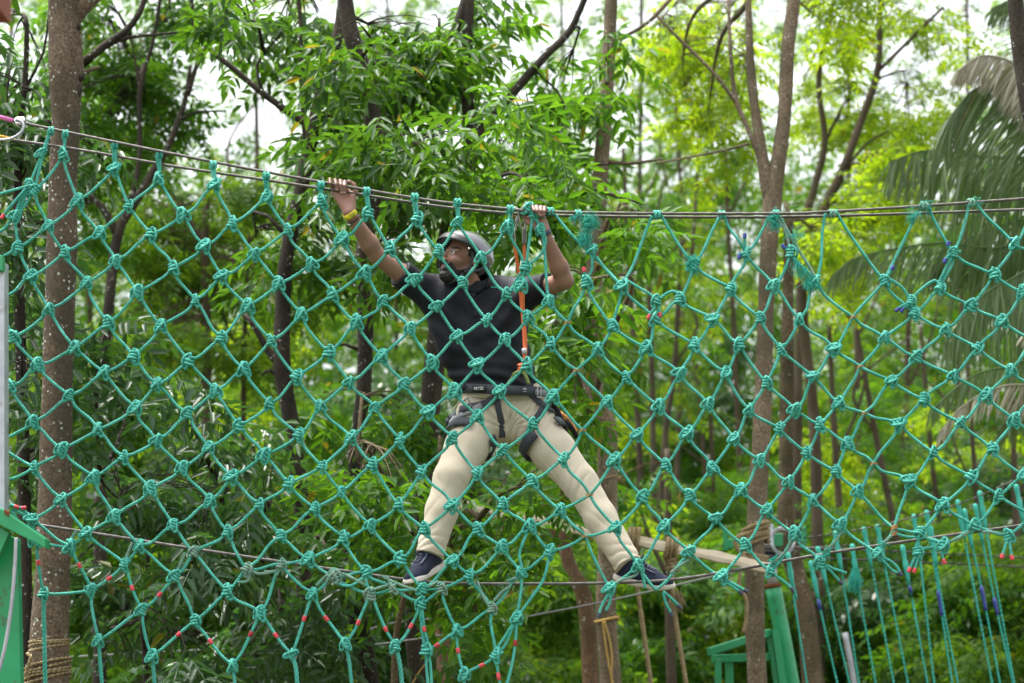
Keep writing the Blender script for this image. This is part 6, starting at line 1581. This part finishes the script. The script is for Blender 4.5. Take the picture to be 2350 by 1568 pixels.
# the bridge's cables
YR = 16.4
def bz_(s): return ' '.join('%.1f,%.1f' % zz('c' + t) for t in s.split())
cable('steel_cable', W2(bz_('490,450 1000,370 1350,282 1700,182 2100,10 2300,-90'), YR), .008, 'uppermost cable of the rope bridge rising to the right', step=.06, tw=8)
cable('steel_cable', W2(bz_('500,525 1000,482 1500,325 1800,190 2150,5 2300,-85'), YR + .25), .008, 'second cable of the rope bridge, just under the uppermost', step=.06, tw=8)
cable('steel_cable', W2(bz_('440,520 1000,542 1600,572 2300,606'), YR + .1), .008, 'upper of two level grey cables behind the hanging ropes', step=.1, tw=8)
cable('steel_cable', W2(bz_('480,598 1000,618 1600,645 2300,676'), YR + .1), .008, 'lower of two level grey cables behind the hanging ropes', step=.1, tw=8)
M_hrope = mat('teal_cord', (.03, .36, .27), .5, .4, noise=(10, (.05, .44, .34), .35, .7))
HR = [('370,575 415,900 520,1590', None, 'first from the left, with a loose end'), ('545,640 620,1000 755,1590', (.30, .42), 'second, with a short blue tape'), ('600,530 650,740 850,1590', None, 'third, thick at its top knot'),
      ('735,410 800,800 920,1590', None, 'fourth, hung from the upper cable'), ('865,510 910,820 1050,1590', None, 'fifth, with a frayed skirt'), ('955,380 1050,850 1190,1590', None, 'sixth, right of the frayed one'),
      ('1060,360 1120,680 1300,1590', None, 'seventh, under the dark rope tails'), ('1255,520 1300,790 1330,930 1450,1590', (.27, .40), 'eighth, with a torn blue tape'), ('1340,280 1390,620 1500,1590', None, 'ninth, passing the red tipped knot'),
      ('1440,250 1520,800 1640,1590', (.47, .62), 'tenth, with a long blue tape'), ('1470,370 1560,950 1685,1590', None, 'eleventh, close right of the long taped one'), ('1680,170 1740,500 1950,1590', None, 'twelfth, in the open gap'),
      ('1730,240 1860,820 2010,1590', (.43, .61), 'thirteenth, with dark blue tape high up'), ('1815,200 1960,910 2110,1590', (.52, .62), 'fourteenth, with blue tape at mid height'), ('1850,100 1900,400 2120,1590', None, 'fifteenth, the last long one'), ('2130,50 2165,220 2200,420', None, 'the short thick one at the right edge')]
for s, tp, lab in HR:
    pts = [np.array(P(*zz('c' + t), YR + .05)) for t in s.split()]; e = empty('bridge_rope', pts[0], 'hanging teal rope of the bridge, ' + lab, 'rope', 'hanging ropes of the bridge')
    c = spline(pts, .03); mb = MB(); rope(mb, c, .0095, 12); mb.build('cord', M_hrope, e)
    d = (pts[1] - pts[0]); d = d / np.linalg.norm(d); mb = MB()
    L_ = .26; q = [pts[0] + d * L_ * t for t in (-.06, 0, .12, .3, .42, .55, .8, 1)]; tube(mb, q, [.010, .019, .018, .014, .020, .019, .014, .012], 9); mb.build('top_knot', M_hrope, e)
    if tp:
        m_ = len(c); q = c[int(tp[0] * m_):int(tp[1] * m_)]; mb = MB(); tube(mb, q, .0125 + .0015 * np.sin(np.arange(len(q)) * 1.1), 9); mb.build('tape', M_blue, e)
    if 'frayed' in lab:
        mb = MB(); fibres(mb, np.array(P(*zz('c890,690'), YR)), 150, .15, .20, 1, r=.0022, s0=.010); tag(mb.build('frayed_skirt', M_fray, e), kind='stuff')
    if 'loose' in lab:
        mb = MB(); rope(mb, spline([np.array(P(*zz('c' + t), YR)) for t in ('375,590', '400,760', '440,925')], .03), .011, 12); mb.build('loose_end', M_hrope, e)
# small things farther off
sp = pipe('steel_pole', [(1939, 1452), (1950, 1510), (1966, 1600)], 20, 14, M_steel_pale, None); tag(sp, 'pale pointed steel pole behind the hanging ropes', 'pole')
b0 = P(1966, 1600, 20); 
far = empty('green_structure', (P(2240, 1560, 30)[0], 30, 0), 'distant green steelwork with black tyres low behind the ropes', 'steelwork')
s_ = px(30)
pipe('post', [(2255, 1580), (2258, 1660)], 30, 26, M_green, far); 
mb = MB(); t_ = P(2258, 1660, 30); tube(mb, [np.array(t_), np.array((t_[0], 30, 0))], 13 * s_, 14); mb.build('post', M_green, far)
mb = MB(); bar(mb, P(2188, 1530, 30), P(2262, 1506, 30), .1, 18 * s_, bev=.01); mb.build('beam', M_green, far, smooth=False)
mb = MB(); bar(mb, P(2236, 1480, 30), P(2246, 1512, 30), .08, .09, bev=.01); mb.build('upright', M_green, far, smooth=False)
mb = MB(); bar(mb, P(2280, 1484, 30), P(2286, 1512, 30), .06, .07, bev=.01); mb.build('upright', M_green, far, smooth=False)
mb = MB(); bar(mb, P(2254, 1576, 30), P(2257, 1600, 30), .16, .16, bev=.01); mb.build('upright', M_green, far, smooth=False)
for (u, v, r_) in ((2180, 1532, 12), (2242, 1530, 14), (2262, 1500, 13)):
    c = np.array(P(u, v, 29.9)); a = np.linspace(0, 6.29, 22); mb = MB(); tube(mb, np.stack([c[0] + np.cos(a) * r_ * s_, c[1] + np.sin(a) * .05, c[2] + np.sin(a) * r_ * s_ * .6], 1), .05, 8); mb.build('tyre', M_black, far)
M_bluep = mat('blue_paint', (.035, .10, .20), .5)
bl = empty('blue_frame', (P(2380, 1560, 24)[0], 24, 0), 'blue steel frame in the lower right corner', 'frame')
mb = MB(); bar(mb, P(2335, 1590, 24), P(2460, 1520, 24), .09, .13, bev=.01); mb.build('beam', M_bluep, bl, smooth=False)
for u in (2342, 2440):
    mb = MB(); t_ = P(u, 1590 if u < 2400 else 1540, 24); box(mb, (t_[0], 24.06, t_[2] / 2), (.08, .08, t_[2]), bev=.01); mb.build('leg', M_bluep, bl, smooth=False)
rb = MB(); t_ = P(2415, 1640, 23); box(rb, (t_[0], 23, t_[2] * .5), (.24, .2, t_[2] * 1.0), bev=.01); tag(rb.build('red_post', mat('red_paint', (.42, .045, .02), .5), None, smooth=False), 'red post at the lower right edge', 'post')
# thin wires
for i, (s, y, r_, lab) in enumerate([('700,1500 1000,1460 1208,1416 1366,1385 1489,1358 1640,1322 1760,1296', 15.2, .006, 'thin grey wire running behind the right shoe to the forked trunk'), ('-60,1520 300,1500 700,1478 800,1458 900,1430 1016,1418', 17.2, .005, 'thin grey wire low behind the dark trunks')]):
    mb = MB(); tube(mb, spline(W2(s, y), .1), r_, 6); tag(mb.build('wire', M_wire_grey), lab, 'wire')
